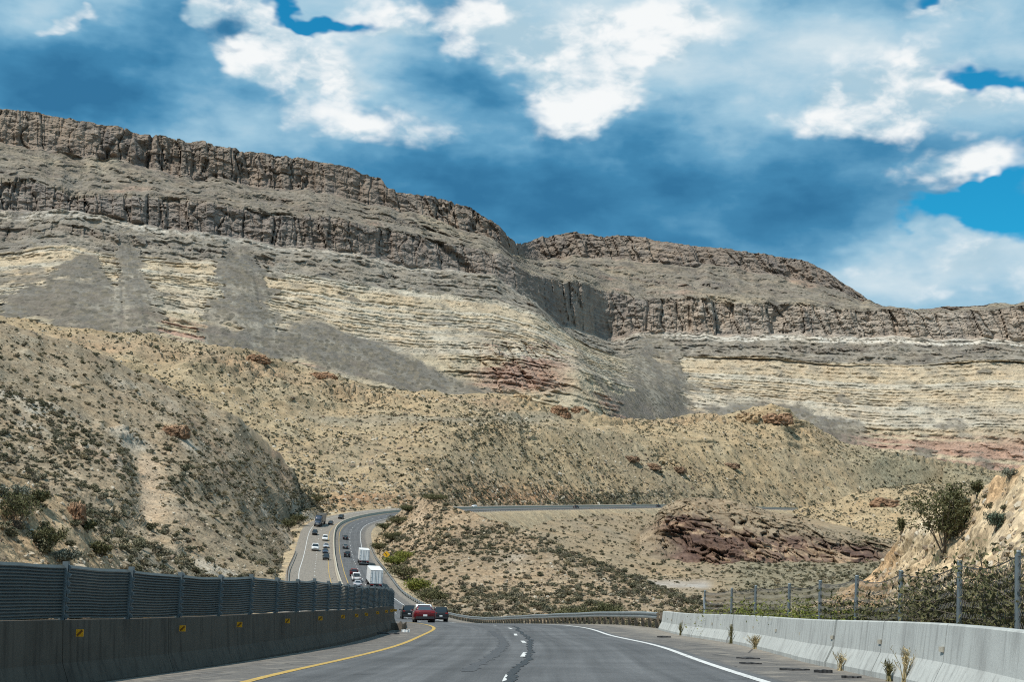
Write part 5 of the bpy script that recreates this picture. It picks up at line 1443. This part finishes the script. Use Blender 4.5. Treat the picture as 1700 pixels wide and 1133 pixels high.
M_CREO = mat_leaf('creosote leaves', [(0.0, (0.080, 0.082, 0.038)), (1.0, (0.115, 0.108, 0.052))])
M_GREEN = mat_leaf('fresh green broom leaves', [(0.0, (0.125, 0.145, 0.030)), (1.0, (0.175, 0.180, 0.040))])
M_GREY = mat_leaf('grey brush leaves', [(0.0, (0.15, 0.16, 0.125)), (1.0, (0.19, 0.195, 0.15))])
M_BLUE = mat_leaf('blue green brush leaves', [(0.0, (0.085, 0.115, 0.085)), (1.0, (0.10, 0.13, 0.09))])
M_STRAW = mat_leaf('dry straw stalks', [(0.0, (0.36, 0.29, 0.16)), (1.0, (0.42, 0.34, 0.19))])
M_OLIVE = mat_leaf('olive weed stalks', [(0.0, (0.16, 0.145, 0.065)), (1.0, (0.20, 0.175, 0.08))])
M_STEM = mat_plain('dry twig bark', (0.10, 0.082, 0.062), 0.9, 0, 0.3, 12)
M_STONE = mat_leaf('loose stone', [(0.0, (0.15, 0.115, 0.085)), (0.35, (0.26, 0.21, 0.15)), (0.7, (0.37, 0.315, 0.235)), (1.0, (0.46, 0.41, 0.33))])

def leaf_cloud(rr, n, rx, rz, size, squash=0.75, hollow=0.35, z0=0.15, flat=0.0, up=0.0):
    mb = MB(); vs = []; fs = []
    lobes = [(rr.gauss(0, .38) * rx, rr.gauss(0, .38) * rx, rr.uniform(.25, .7) * rz, rr.uniform(.4, .7)) for _ in range(5)]
    for _ in range(n):
        lx, ly, lz, lr = rr.choice(lobes)
        d = Vector((rr.gauss(0, 1), rr.gauss(0, 1), rr.gauss(0, 1))).normalized() * (hollow + (1 - hollow) * rr.random()**0.5)
        p = Vector((lx + d.x * rx * lr, ly + d.y * rx * lr, max(z0 * rz, lz + d.z * rz * lr * squash)))
        s = size * rr.uniform(.6, 1.35)
        a = Vector((rr.gauss(0, 1), rr.gauss(0, 1), rr.gauss(0, 1) + up)).normalized(); b = a.orthogonal().normalized()
        b = (Matrix.Rotation(rr.uniform(0, 6.28), 3, a) @ b)
        k = len(vs)
        vs += [p - a * s * .5 - b * s * .35, p - a * s * .45 + b * s * .35, p + a * s * .75]
        fs.append((k, k + 1, k + 2))
    mb.add(vs, fs); return mb
def shrub_mesh(seed, n, size, rx=0.62, rz=0.62, mat=None):
    rr = random.Random(seed)
    mb = leaf_cloud(rr, n, rx, rz, size)
    for _ in range(5):
        a = rr.uniform(0, 6.28); q = rr.uniform(.3, .6)
        mb.tube([(0, 0, -0.1), (math.cos(a) * q * .5 * rx, math.sin(a) * q * .5 * rx, rz * .4), (math.cos(a) * q * rx, math.sin(a) * q * rx, rz * .8)], [.02, .014, .006], 3, False)
    me = mb.mesh('shrub'); me.materials.append(mat or M_SHRUB); return me
def stone_mesh(seed):
    rr = random.Random(seed); bm = bmesh.new(); bmesh.ops.create_icosphere(bm, subdivisions=1, radius=.5)
    sx, sy, sz = rr.uniform(.8, 1.3), rr.uniform(.7, 1.1), rr.uniform(.5, .85)
    for v in bm.verts:
        v.co *= rr.uniform(.72, 1.2); v.co.x *= sx; v.co.y *= sy; v.co.z *= sz
    me = bpy.data.meshes.new('stone'); bm.to_mesh(me); bm.free(); me.materials.append(M_STONE); return me

def variant_coll(name, meshes):
    c = bpy.data.collections.new(name)
    for i, me in enumerate(meshes):
        c.objects.link(bpy.data.objects.new('%s_%02d' % (name, i), me))
    return c
def scatter(name, label, pos, scl, coll, nvar, seed, parent=None, tilt=0.12):
    r = np.random.default_rng(seed); n = len(pos)
    me = bpy.data.meshes.new(name)
    me.vertices.add(n); me.vertices.foreach_set('co', np.asarray(pos, np.float32).ravel())
    a = me.attributes.new('rot', 'FLOAT_VECTOR', 'POINT')
    rot = np.stack([r.normal(0, tilt, n), r.normal(0, tilt, n), r.uniform(0, 6.283, n)], -1).astype(np.float32); a.data.foreach_set('vector', rot.ravel())
    a = me.attributes.new('scl', 'FLOAT_VECTOR', 'POINT')
    sv = np.stack([scl * r.uniform(.85, 1.2, n), scl * r.uniform(.85, 1.2, n), scl * r.uniform(.75, 1.2, n)], -1).astype(np.float32); a.data.foreach_set('vector', sv.ravel())
    a = me.attributes.new('idx', 'INT', 'POINT'); a.data.foreach_set('value', r.integers(0, nvar, n).astype(np.int32))
    me.update()
    o = link(name, me); tag(o, label, kind='stuff')
    ng = bpy.data.node_groups.new(name + '_scatter', 'GeometryNodeTree')
    ng.interface.new_socket('Geometry', in_out='INPUT', socket_type='NodeSocketGeometry')
    ng.interface.new_socket('Geometry', in_out='OUTPUT', socket_type='NodeSocketGeometry')
    N = ng.nodes; Lk = ng.links.new
    gi = N.new('NodeGroupInput'); go = N.new('NodeGroupOutput')
    ci = N.new('GeometryNodeCollectionInfo'); ci.inputs[0].default_value = coll; ci.inputs['Separate Children'].default_value = True; ci.inputs['Reset Children'].default_value = True
    ip = N.new('GeometryNodeInstanceOnPoints'); ip.inputs['Pick Instance'].default_value = True
    def na(nm, t):
        q = N.new('GeometryNodeInputNamedAttribute'); q.data_type = t; q.inputs[0].default_value = nm; return q.outputs[0]
    Lk(gi.outputs[0], ip.inputs['Points']); Lk(ci.outputs[0], ip.inputs['Instance'])
    Lk(na('idx', 'INT'), ip.inputs['Instance Index']); Lk(na('rot', 'FLOAT_VECTOR'), ip.inputs['Rotation']); Lk(na('scl', 'FLOAT_VECTOR'), ip.inputs['Scale'])
    Lk(ip.outputs[0], go.inputs[0])
    md = o.modifiers.new('scatter', 'NODES'); md.node_group = ng
    return o

NEAR_V = [shrub_mesh(100 + i, 260, 0.17, 0.62, rr_) for i, rr_ in enumerate((.55, .62, .7, .5, .6, .45))]
MID_V = [shrub_mesh(140 + i, 90, 0.27) for i in range(5)]
FAR_V = [shrub_mesh(180 + i, 34, 0.42) for i in range(4)]
STONES = [stone_mesh(220 + i) for i in range(6)]
C_NEAR = variant_coll('near_shrub', NEAR_V); C_MID = variant_coll('mid_shrub', MID_V); C_FAR = variant_coll('far_shrub', FAR_V); C_STONE = variant_coll('stone', STONES)

def sample(sheet_name, n, smax, dens=None, seed=0, smin=0.0):
    q = SHEETS[sheet_name]; r = np.random.default_rng(seed)
    nv, nu = q['X'].shape
    u = r.uniform(0, nu - 1.001, n); rows = np.where((q['S'][:, 0] <= smax) & (q['S'][:, 0] >= smin))[0]
    v = r.uniform(rows[0], rows[-1] - 0.001, n)
    i = np.minimum(v.astype(int), nv - 2); j = u.astype(int); fv = v - i; fu = u - j
    def g(A): return (A[i, j] * (1 - fu) + A[i, j + 1] * fu) * (1 - fv) + (A[i + 1, j] * (1 - fu) + A[i + 1, j + 1] * fu) * fv
    p = np.stack([g(q['X']), g(q['Y']), g(q['Z'])], -1); px = g(q['PX']); py = g(q['PY'])
    keep = np.ones(n, bool)
    if dens is not None: keep = r.uniform(0, 1, n) < dens(p, px, py)
    # nothing grows in the road
    d2 = ((p[:, None, :2] - rd[None, ::12, :2])**2).sum(-1); jn = np.argmin(d2, 1)
    off = ((p[:, :2] - rd[::12][jn, :2]) * rgt[::12][jn, :2]).sum(-1)
    keep &= ~((np.sqrt(d2[np.arange(n), jn]) < 30) & (off > -14.6) & (off < 11.8))
    return p[keep], px[keep], py[keep]
def patch(p, s, seed, lo=-0.4, hi=0.4):
    return sstep(fbm(p[:, 0] / s, p[:, 1] / s, p[:, 2] / s, 3, seed), lo, hi)
INDIV = []     # (visible size, point, scale, sheet)
def grow(sheet_name, label, n, smax, rng_s, coll, nvar, dens, seed, pick=0, lab_i=None, smin=0.0):
    p, px, py = sample(sheet_name, n, smax, dens, seed, smin)
    r = np.random.default_rng(seed + 1)
    s = np.clip(r.lognormal(math.log(rng_s[0]), rng_s[1], len(p)), rng_s[0] * .35, rng_s[0] * 3.4)
    if pick:
        vis = np.where((px > 5) & (px < 1690) & (py < np.interp(px, [0, 480, 700, 1100, 1700], [935, 985, 1015, 1015, 1040])), s / p[:, 1], 0)
        o = np.argsort(-vis)[:pick]
        for k in o: INDIV.append((p[k], s[k], lab_i))
        m = np.ones(len(p), bool); m[o] = False; p, s = p[m], s[m]
    p = p.copy(); p[:, 2] -= 0.04 * s
    return scatter('shrubs', label, p, s, coll, nvar, seed + 2)
gully = lambda px, py: 1 - 0.9 * np.exp(-((px - (250 + (py - 740) * 0.12)) / 20)**2) * (py > 725) * (py < 850)
grow('left_hill', 'low desert shrubs covering the left hillside', 21000, 2.1, (0.60, .58), C_NEAR, 6, lambda p, px, py: (.32 + .68 * patch(p, 40, 801, -.2, .3)) * gully(px, py), 900, 120, 'low grey-green desert shrub on the stony left hillside')
grow('knoll', 'low desert shrubs covering the knoll', 15000, 2.1, (0.54, .56), C_NEAR, 6, lambda p, px, py: .25 + .75 * patch(p, 30, 803, -.2, .3), 910, 110, 'low desert shrub on the stony knoll inside the bend')
grow('foothills', 'tiny shrubs speckling the yellow foothills', 56000, 3.1, (0.92, .50), C_FAR, 4, lambda p, px, py: np.clip(.24 + .66 * patch(p, 100, 805, -.2, .3) + .5 * sstep(px, 1380, 1480), 0, 1), 920)
grow('lower_slope', 'shrubs on the pale slope and terrace below the far road', 15000, 3.2, (0.85, .50), C_MID, 5, lambda p, px, py: np.clip(.35 + .5 * patch(p, 60, 807) + .6 * sstep(px, 1180, 1250) * sstep(py, 925, 940) - .9 * np.exp(-((py - 973) / 8)**2) * (px > 1060) * (px < 1190), 0, 1), 930)
grow('rock_wall', 'sparse shrubs on top of the dark rock wall', 1900, 2.3, (0.75, .4), C_MID, 5, lambda p, px, py: np.maximum(sstep(py - np.interp(px, [1090, 1160, 1240, 1330, 1420, 1490], [868, 852, 862, 884, 912, 918]), 4, -6), px < 1125) * .75, 935)
grow('left_bank', 'shrubs on the near left bank', 240, 1.1, (0.62, .35), C_NEAR, 6, lambda p, px, py: .4 + .6 * patch(p, 8, 809), 940, 40, 'scrubby bush on the near left bank above the glare screen')
grow('cut_slope', 'small dry tufts on the yellow cut slope', 150, 2.05, (0.30, .4), C_NEAR, 6, lambda p, px, py: .3 + .7 * patch(p, 6, 811), 950, 14, 'small dry tuft on the yellow cut slope', smin=1.05)
def stones(sheet_name, label, n, smax, rng_s, dens, seed, smin=0.0):
    p, px, py = sample(sheet_name, n, smax, dens, seed, smin)
    r = np.random.default_rng(seed + 1)
    s = np.clip(r.lognormal(math.log(rng_s[0]), rng_s[1], len(p)), rng_s[0] * .4, rng_s[0] * 4)
    scatter('stones', label, p, s, C_STONE, 6, seed + 2, tilt=0.6)
stones('left_hill', 'loose stones strewn over the left hillside', 17000, 2.1, (0.40, .55), lambda p, px, py: .25 + .75 * patch(p, 18, 821), 960)
stones('knoll', 'loose stones strewn over the knoll', 10000, 2.1, (0.34, .55), lambda p, px, py: .25 + .75 * patch(p, 16, 823), 964)
stones('foothills', 'boulders scattered over the foothills', 26000, 3.1, (0.95, .6), lambda p, px, py: .15 + .85 * patch(p, 60, 825), 968)
stones('lower_slope', 'stones on the pale slope below the far road', 2500, 3.2, (0.6, .5), lambda p, px, py: .3 + .7 * patch(p, 40, 827), 972)
stones('cut_slope', 'loose rubble on the yellow cut slope', 4200, 2.1, (0.16, .55), lambda p, px, py: .25 + .75 * patch(p, 4, 829), 976, smin=.8)
stones('left_bank', 'rubble on the near left bank', 1500, 1.1, (0.28, .5), lambda p, px, py: .3 + .7 * patch(p, 6, 831), 980)
ri = random.Random(17)
GRP = {'low grey-green desert shrub on the stony left hillside': 'desert shrubs on the left hillside', 'low desert shrub on the stony knoll inside the bend': 'desert shrubs on the knoll',
       'scrubby bush on the near left bank above the glare screen': 'bushes on the near left bank', 'small dry tuft on the yellow cut slope': 'dry tufts on the cut slope'}
for p, s, lab in INDIV:
    o = link('desert_shrub', ri.choice(NEAR_V))
    o.location = (p[0], p[1], p[2] - .04 * s); o.rotation_euler = (ri.gauss(0, .1), ri.gauss(0, .1), ri.uniform(0, 6.28)); o.scale = (s * ri.uniform(.85, 1.2), s * ri.uniform(.85, 1.2), s * ri.uniform(.8, 1.2))
    tag(o, lab, 'shrub', GRP[lab])

# ---- larger bushes, each a thing with stems and foliage
def pick(sheet_name, px, py):
    q = SHEETS[sheet_name]; a, b = proj(np.stack([q['X'], q['Y'], q['Z']], -1))
    e = (a - px)**2 + (b - py)**2
    e = np.where(q['S'] > q['S'].max() - 1, 1e9, e)
    k = np.unravel_index(np.argmin(e), e.shape)
    return np.array([q['X'][k], q['Y'][k], q['Z'][k]])
def bush(label, base, h, w, leafm, seed, n=1500, leaf=0.05, group=None, name='bush', nst=16, open_=0.35, lean=0.0, upright=0.0):
    rr = random.Random(seed); b = Vector(base)
    root = empty(name, tuple(b)); tag(root, label, 'bush', group)
    st = MB(); tips = []
    for k in range(nst):
        a = rr.uniform(0, 6.28); q = rr.uniform(.15, .5) * w; hh = h * rr.uniform(.62, 1.0) * (1 - 0.35 * (q / w))
        pts = [Vector((0, 0, -.15)), Vector((math.cos(a) * q * .35, math.sin(a) * q * .35, hh * .35)), Vector((math.cos(a) * q * .8 + lean * .4, math.sin(a) * q * .8, hh * .7)), Vector((math.cos(a) * q + lean, math.sin(a) * q, hh))]
        pts = [p_ + Vector((rr.gauss(0, .02), rr.gauss(0, .02), 0)) * h for p_ in pts]
        st.tube(pts, [.022 * h / 2, .016 * h / 2, .010 * h / 2, .004], 4, False)
        for f in (.45, .6, .75, .9):
            i = min(int(f * 3), 2); c = pts[i].lerp(pts[i + 1], f * 3 - i)
            for _ in range(2):
                e = c + Vector((rr.gauss(0, .16) * w, rr.gauss(0, .16) * w, rr.uniform(.02, .16) * h + upright * .1))
                st.tube([c, e], [.006 * h / 2 + .002, .002], 3, False); tips.append((c, e))
        tips.append((pts[2], pts[3]))
    so = st.obj('stems', M_STEM, root)
    vs = []; fs = []
    for _ in range(n):
        c, e = rr.choice(tips); p_ = c.lerp(e, rr.uniform(.2, 1.1)) + Vector((rr.gauss(0, 1), rr.gauss(0, 1), rr.gauss(0, 1))) * .045 * w
        s = leaf * rr.uniform(.6, 1.4); a = Vector((rr.gauss(0, 1), rr.gauss(0, 1), rr.gauss(0, 1) + upright * 3)).normalized(); o = a.orthogonal().normalized()
        o = Matrix.Rotation(rr.uniform(0, 6.28), 3, a) @ o; k = len(vs)
        vs += [p_ - a * s, p_ + o * s * .38, p_ + a * s, p_ - o * s * .38]; fs.append((k, k + 1, k + 2, k + 3))
    MB().add(vs, fs).obj('foliage', leafm, root)
    return root
GB = 'bushes behind the right barriers'
bush('tall open creosote bush on the yellow cut slope', pick('cut_slope', 1566, 922), 3.5, 2.9, M_CREO, 31, 4200, .085, name='creosote_bush')
bush('round blue-green bush on the cut slope right of the tall creosote', pick('cut_slope', 1655, 884), .85, .95, M_BLUE, 32, 1800, .05, nst=26)
bush('dark slim bush on the crest left of the tall creosote', pick('cut_slope', 1496, 893), 1.15, .45, M_CREO, 33, 900, .06)
bush('small dark bush on the cut slope crest above the creosote', pick('cut_slope', 1622, 828), .85, .55, M_CREO, 34, 700, .055)
bush('grey brush clump beside the creosote crown on the crest', pick('cut_slope', 1607, 843), .55, .8, M_GREY, 35, 900, .05)
bush('grey-brown tuft highest on the cut slope near the right edge', pick('cut_slope', 1676, 797), .5, .7, M_GREY, 36, 800, .045)
for k, (px, d, off, h, w, m_, n, lab) in enumerate([
        (1545, 26.5, 12.6, 1.65, 1.5, M_CREO, 2600, 'dark creosote bush behind the fence between the two tallest posts'),
        (1600, 25.0, 12.8, 1.55, 1.6, M_CREO, 2600, 'dark creosote bush just left of the tallest fence post'),
        (1690, 22.5, 12.9, 1.85, 1.7, M_CREO, 3000, 'dense creosote bush behind the fence at the right edge'),
        (1470, 30.0, 12.9, 1.40, 1.6, M_CREO, 2400, 'creosote bush behind the middle of the right fence'),
        (1400, 34.5, 12.7, 1.35, 1.7, M_CREO, 2300, 'creosote bush behind the fence right of the green broom'),
        (1330, 39.0, 11.8, 1.25, 1.9, M_GREEN, 3200, 'bright green broom bush behind the right barriers'),
        (1295, 43.0, 12.2, 1.15, 1.5, M_GREEN, 2000, 'yellow-green bush left of the bright green broom'),
        (1240, 48.5, 12.3, 1.10, 1.6, M_CREO, 1700, 'brownish bush behind the far half of the right fence'),
        (1190, 54.0, 12.4, 1.00, 1.5, M_GREEN, 1500, 'low green bush near the far end of the right fence'),
        (1160, 62.0, 12.6, 1.00, 1.5, M_CREO, 1300, 'dark low bush at the end post of the right fence'),
        (1365, 37.0, 11.8, 1.05, 1.7, M_GREEN, 2400, 'green broom bush just right of the brightest broom'),
        (1270, 46.0, 11.9, 1.10, 1.9, M_GREEN, 2200, 'green broom bush behind the barriers between the far fence posts'),
        (1215, 51.0, 12.0, 1.00, 1.9, M_GREEN, 1800, 'yellow-green brush behind the barriers left of the brownish bush'),
        (1440, 32.0, 11.9, 0.95, 1.6, M_GREEN, 2000, 'low green bush at the foot of the middle fence post'),
        (1640, 24.0, 12.2, 0.95, 0.9, M_GREEN, 1200, 'small green bush behind the last barrier near the right edge')]):
    o_ = off_of(px, d); o_ = max(o_, 11.5)
    bush(lab, at_road(d, o_, -.35), h * 1.22 + .25, w * 1.45, m_, 50 + k, int(n * 1.6), .046, GB, nst=24)
for k, (px, py, h, w, m_, lab) in enumerate([(28, 880, 3.6, 3.6, M_CREO, 'big dark bush on the left bank at the photo edge'), (80, 915, 2.2, 2.6, M_CREO, 'wide olive bush low on the left bank'), (62, 840, 1.4, 2.0, M_CREO, 'olive bush midway up the left bank'),
        (20, 835, 1.6, 2.4, M_GREY, 'grey brush high on the left bank'), (110, 938, 1.3, 2.0, M_GREY, 'grey brush behind the glare screen on the left bank'), (145, 885, 1.2, 1.0, M_CREO, 'dark bush at the right end of the left bank'),
        (165, 925, 1.5, 1.9, M_CREO, 'green bush at the foot of the left bank near its right end')]):
    bush(lab, pick('left_bank', px, py), h * .85, w * .9, m_, 80 + k, 2000, .10)
for k, (px, py, h, w, m_, lab) in enumerate([(670, 965, 3.4, 5.0, M_CREO, 'large green bush at the knoll foot beside the guardrail'), (690, 985, 2.6, 4.0, M_GREEN, 'yellow-green bush by the guardrail at the knoll foot'), (655, 940, 2.2, 4.0, M_GREEN, 'low green brush beside the lower white trailer'),
        (650, 900, 2.6, 4.5, M_CREO, 'dark green brush below the warning sign bank'), (640, 880, 2.0, 4.0, M_CREO, 'green brush on the knoll shoulder at the bend'), (715, 1000, 2.0, 4.5, M_CREO, 'dark brush at the knoll foot right of the big bush'),
        (950, 1035, 2.2, 4.5, M_CREO, 'dark bush behind the guardrail, left of two'), (1005, 1030, 2.6, 4.5, M_CREO, 'dark bush behind the guardrail, right of two'), (680, 850, 1.8, 4.0, M_CREO, 'green brush on the knoll crest'), (632, 915, 2.0, 4.0, M_CREO, 'dark brush beside the warning sign'), (660, 872, 2.6, 5.5, M_CREO, 'wide dark brush on the left face of the knoll'), (668, 930, 2.2, 4.5, M_GREEN, 'green brush below the pale rib of the knoll'), (722, 832, 1.8, 5.0, M_CREO, 'low dark brush topmost on the knoll')]):
    bush(lab, pick('knoll', px, py), h * 1.15, w * 1.5, m_, 120 + k, 2600, .21, nst=22)
for k, (px, py, lab) in enumerate([(560, 815, 'dark green bush where the left hill meets the bend'), (495, 870, 'dark brush on the left hill above the oncoming lanes'), (480, 880, 'green brush in the gully of the left hill')]):
    bush(lab, pick('left_hill', px, py), 4.0, 6.0, M_CREO, 150 + k, 1500, .26)

# ---- weeds at the foot of the right barriers
def weed(label, d, off, h, w, mat, seed, n, group='weeds at the foot of the right barriers'):
    rr = random.Random(seed); b = Vector(at_road(d, off, 0.0)); root = empty('weed', tuple(b)); tag(root, label, 'weed', group)
    mb = MB(); lf = MB()
    for k in range(n):
        a = rr.uniform(0, 6.28); q = abs(rr.gauss(0, .5)) * w * .5; hh = h * rr.uniform(.5, 1)
        t_ = Vector((math.cos(a) * q, math.sin(a) * q, hh)); md_ = Vector((t_.x * .35, t_.y * .35, hh * .55)); s_ = Vector((rr.gauss(0, .03), rr.gauss(0, .03), -.02))
        mb.tube([s_, md_, t_], [.006, .005, .002], 3, False)
        for f in np.linspace(.35, 1, 6):
            c = md_.lerp(t_, f); a2 = Vector((rr.gauss(0, .6), rr.gauss(0, .6), 1)).normalized(); o = a2.orthogonal().normalized(); s = .03
            lf.add([c, c + a2 * s + o * .007, c + a2 * s * 2, c + a2 * s - o * .007], [(0, 1, 2, 3)])
    mb.obj('stalks', mat, root); lf.obj('leaves', mat, root)
weed('upright green weed by the barrier end next to the guardrail', 56.0, off_bar(56) - .34, .50, .28, M_OLIVE, 1, 40)
weed('tall green weed against the barriers, second from the guardrail', 43.0, off_bar(43) - .34, .55, .26, M_OLIVE, 2, 44)
weed('straw-coloured grass tuft against the barriers', 38.8, off_bar(38.8) - .36, .34, .45, M_STRAW, 3, 70)
weed('thin dry weed against the middle of the barriers', 25.2, off_bar(25.2) - .36, .30, .26, M_STRAW, 4, 26)
weed('twiggy dry weed against the near barriers', 20.6, off_bar(20.6) - .36, .50, .5, M_STRAW, 5, 30)
weed('olive weed at the foot of the near barriers', 21.6, off_bar(21.6) - .38, .28, .28, M_OLIVE, 6, 34)

# ---- scraps on the shoulders
def scrap(label, d, off, L_, w, mat, seed, h=0.03, name='tyre_scrap', cat='debris', yaw=0.0):
    rr = random.Random(seed); i = near_i(d); r = Vector(rgt[i]); t = Vector(tan[i]); b = Vector(at_road(d, off, .004))
    ax = (r * math.cos(yaw) + t * math.sin(yaw)); bx = Vector((0, 0, 1)).cross(ax)
    mb = MB(); vs = []; fs = []; n = 9
    for k in range(n):
        f = k / (n - 1); c = b + ax * (f - .5) * L_ + bx * rr.gauss(0, .02); ww = w * (.4 + .6 * math.sin(math.pi * min(max(f, .08), .92))) * rr.uniform(.7, 1.2); hh = h * rr.uniform(.8, 1.2)
        vs += [c - bx * ww, c + bx * ww, c + bx * ww * .7 + Vector((0, 0, hh)), c - bx * ww * .7 + Vector((0, 0, hh))]
        if k:
            m_ = 4 * k
            for e in range(4): fs.append((m_ - 4 + e, m_ - 4 + (e + 1) % 4, m_ + (e + 1) % 4, m_ + e))
    fs.append((3, 2, 1, 0)); fs.append(tuple(4 * (n - 1) + e for e in range(4)))
    o = mb.add(vs, fs).obj(name, mat); tag(o, label, cat, 'litter on the shoulders')
scrap('black tyre strip on the right shoulder, farther of two', 31.0, 8.45, .50, .05, M_DARK, 1)
scrap('black tyre strip on the right shoulder, nearer of two', 28.3, 8.10, .42, .035, M_DARK, 2)
scrap('crooked black rubber strip by the near barriers', 25.2, 8.45, .55, .04, M_DARK, 3, yaw=.3)
scrap('small black rubber lump by the near barriers', 24.4, 8.75, .30, .05, M_DARK, 4, h=.045)
scrap('thin dark scrap nearest the bottom of the right shoulder', 22.2, 8.8, .3, .04, M_DARK, 5)
scrap('dark scrap on the right shoulder beside the first weed', 52.0, 8.9, .5, .07, M_DARK, 6, h=.05)
scrap('dark rubble heap at the far end of the left median wall', 66.0, -1.55, .7, .3, M_STEM, 7, h=.35, name='rubble_heap')
scrap('white scrap lying beside the far end of the left median wall', 62.5, -1.0, .35, .12, M_PLATE, 8, h=.10, name='litter_scrap')
scrap('flat black tyre tread on the left shoulder near the wall end', 59.0, -1.5, .9, .14, M_DARK, 9, h=.05, yaw=.2)

# ---- distinct rock outcrops
M_CRAG = mat_terrain('brown crag rock', 0.3, 2.0, 0.35, None, contrast=0.55)
def crag(label, sheet_name, px, py, w, h, dep, col, seed, name='rock_outcrop'):
    b = pick(sheet_name, px, py); n = 44
    th = np.linspace(0, 2 * math.pi, 2 * n + 1); ph = np.linspace(0.0, 1.0, n // 2)
    T, Q = np.meshgrid(th, ph); rad = np.cos(Q * math.pi / 2)**0.45; zz = np.sin(Q * math.pi / 2)
    X = np.cos(T) * rad * w / 2; Y = np.sin(T) * rad * dep / 2; Z = zz * h - 0.25 * h
    rr = fbm(X / w * 5 + seed, Y / w * 5, Z / w * 9, 4, seed, gain=.6); f1, f2, cid = worley(X / w * 7 + seed, Z / h * 2.5 + Y / w * 3, seed)
    k = 1 + .22 * rr + (cid - .5) * .35 - sstep(.14 - (f2 - f1), 0, .14) * .22
    X = X * k + b[0]; Y = Y * k + b[1]; Z = np.where(Z > 0, Z * (.8 + .35 * (rr + cid - .5)), Z) + b[2]
    X[:, -1] = X[:, 0]; Y[:, -1] = Y[:, 0]; Z[:, -1] = Z[:, 0]
    me = grid_mesh(name, X, Y, Z, smooth=False)
    C = col_mix(X.shape, col, ((col[0] * .6, col[1] * .55, col[2] * .55), sstep(rr, .1, .5)), ((.42, .34, .23), sstep(Z - b[2], h * .45, h * .9) * .6))
    color_attr(me, with_a(C, 0.2)); o = link(name, me, M_CRAG); tag(o, label, 'rock', 'rock outcrops on the foothills')
BR = (.26, .165, .105); YB = (.38, .28, .17)
crag('square brown boulder, left of a pair on the foothill crest', 'foothills', 930, 690, 16, 11, 12, BR, 3)
crag('square brown boulder, right of a pair on the foothill crest', 'foothills', 962, 692, 15, 12, 12, BR, 4)
crag('pale blocky outcrop left of the boulder pair', 'foothills', 868, 668, 18, 9, 12, YB, 5)
crag('yellow rock knob on the right foothill crest', 'foothills', 1240, 700, 26, 12, 18, YB, 6)
crag('brown rock lump on the right foothill crest', 'foothills', 1290, 700, 30, 11, 18, BR, 7)
crag('low brown outcrop alone on the far right foothill', 'foothills', 1470, 840, 22, 9, 12, BR, 8)
crag('dark rock ledge on the left part of the foothill crest', 'foothills', 425, 600, 20, 7, 12, BR, 9)
crag('dark rock ledge right of the leftmost crest ledge', 'foothills', 535, 628, 22, 7, 12, BR, 10)
crag('dark outcrop jutting from the middle of the left hillside', 'left_hill', 292, 722, 9, 4.5, 6, BR, 11)
crag('small dark crag at the right end of the left bank', 'left_bank', 128, 862, 1.6, 1.9, 1.4, BR, 12)
for k, (px, py, lab) in enumerate([(1085, 778, 'dark ledge, first of three on the slope above the far road'), (1125, 783, 'dark ledge, second of three on the slope above the far road'), (1215, 776, 'dark ledge, third of three on the slope above the far road'), (1048, 765, 'dark upright rock on the slope above the far road')]):
    crag(lab, 'foothills' if k < 4 else 'left_hill', px, py, 13, 5, 8, (.20, .135, .09), 30 + k)
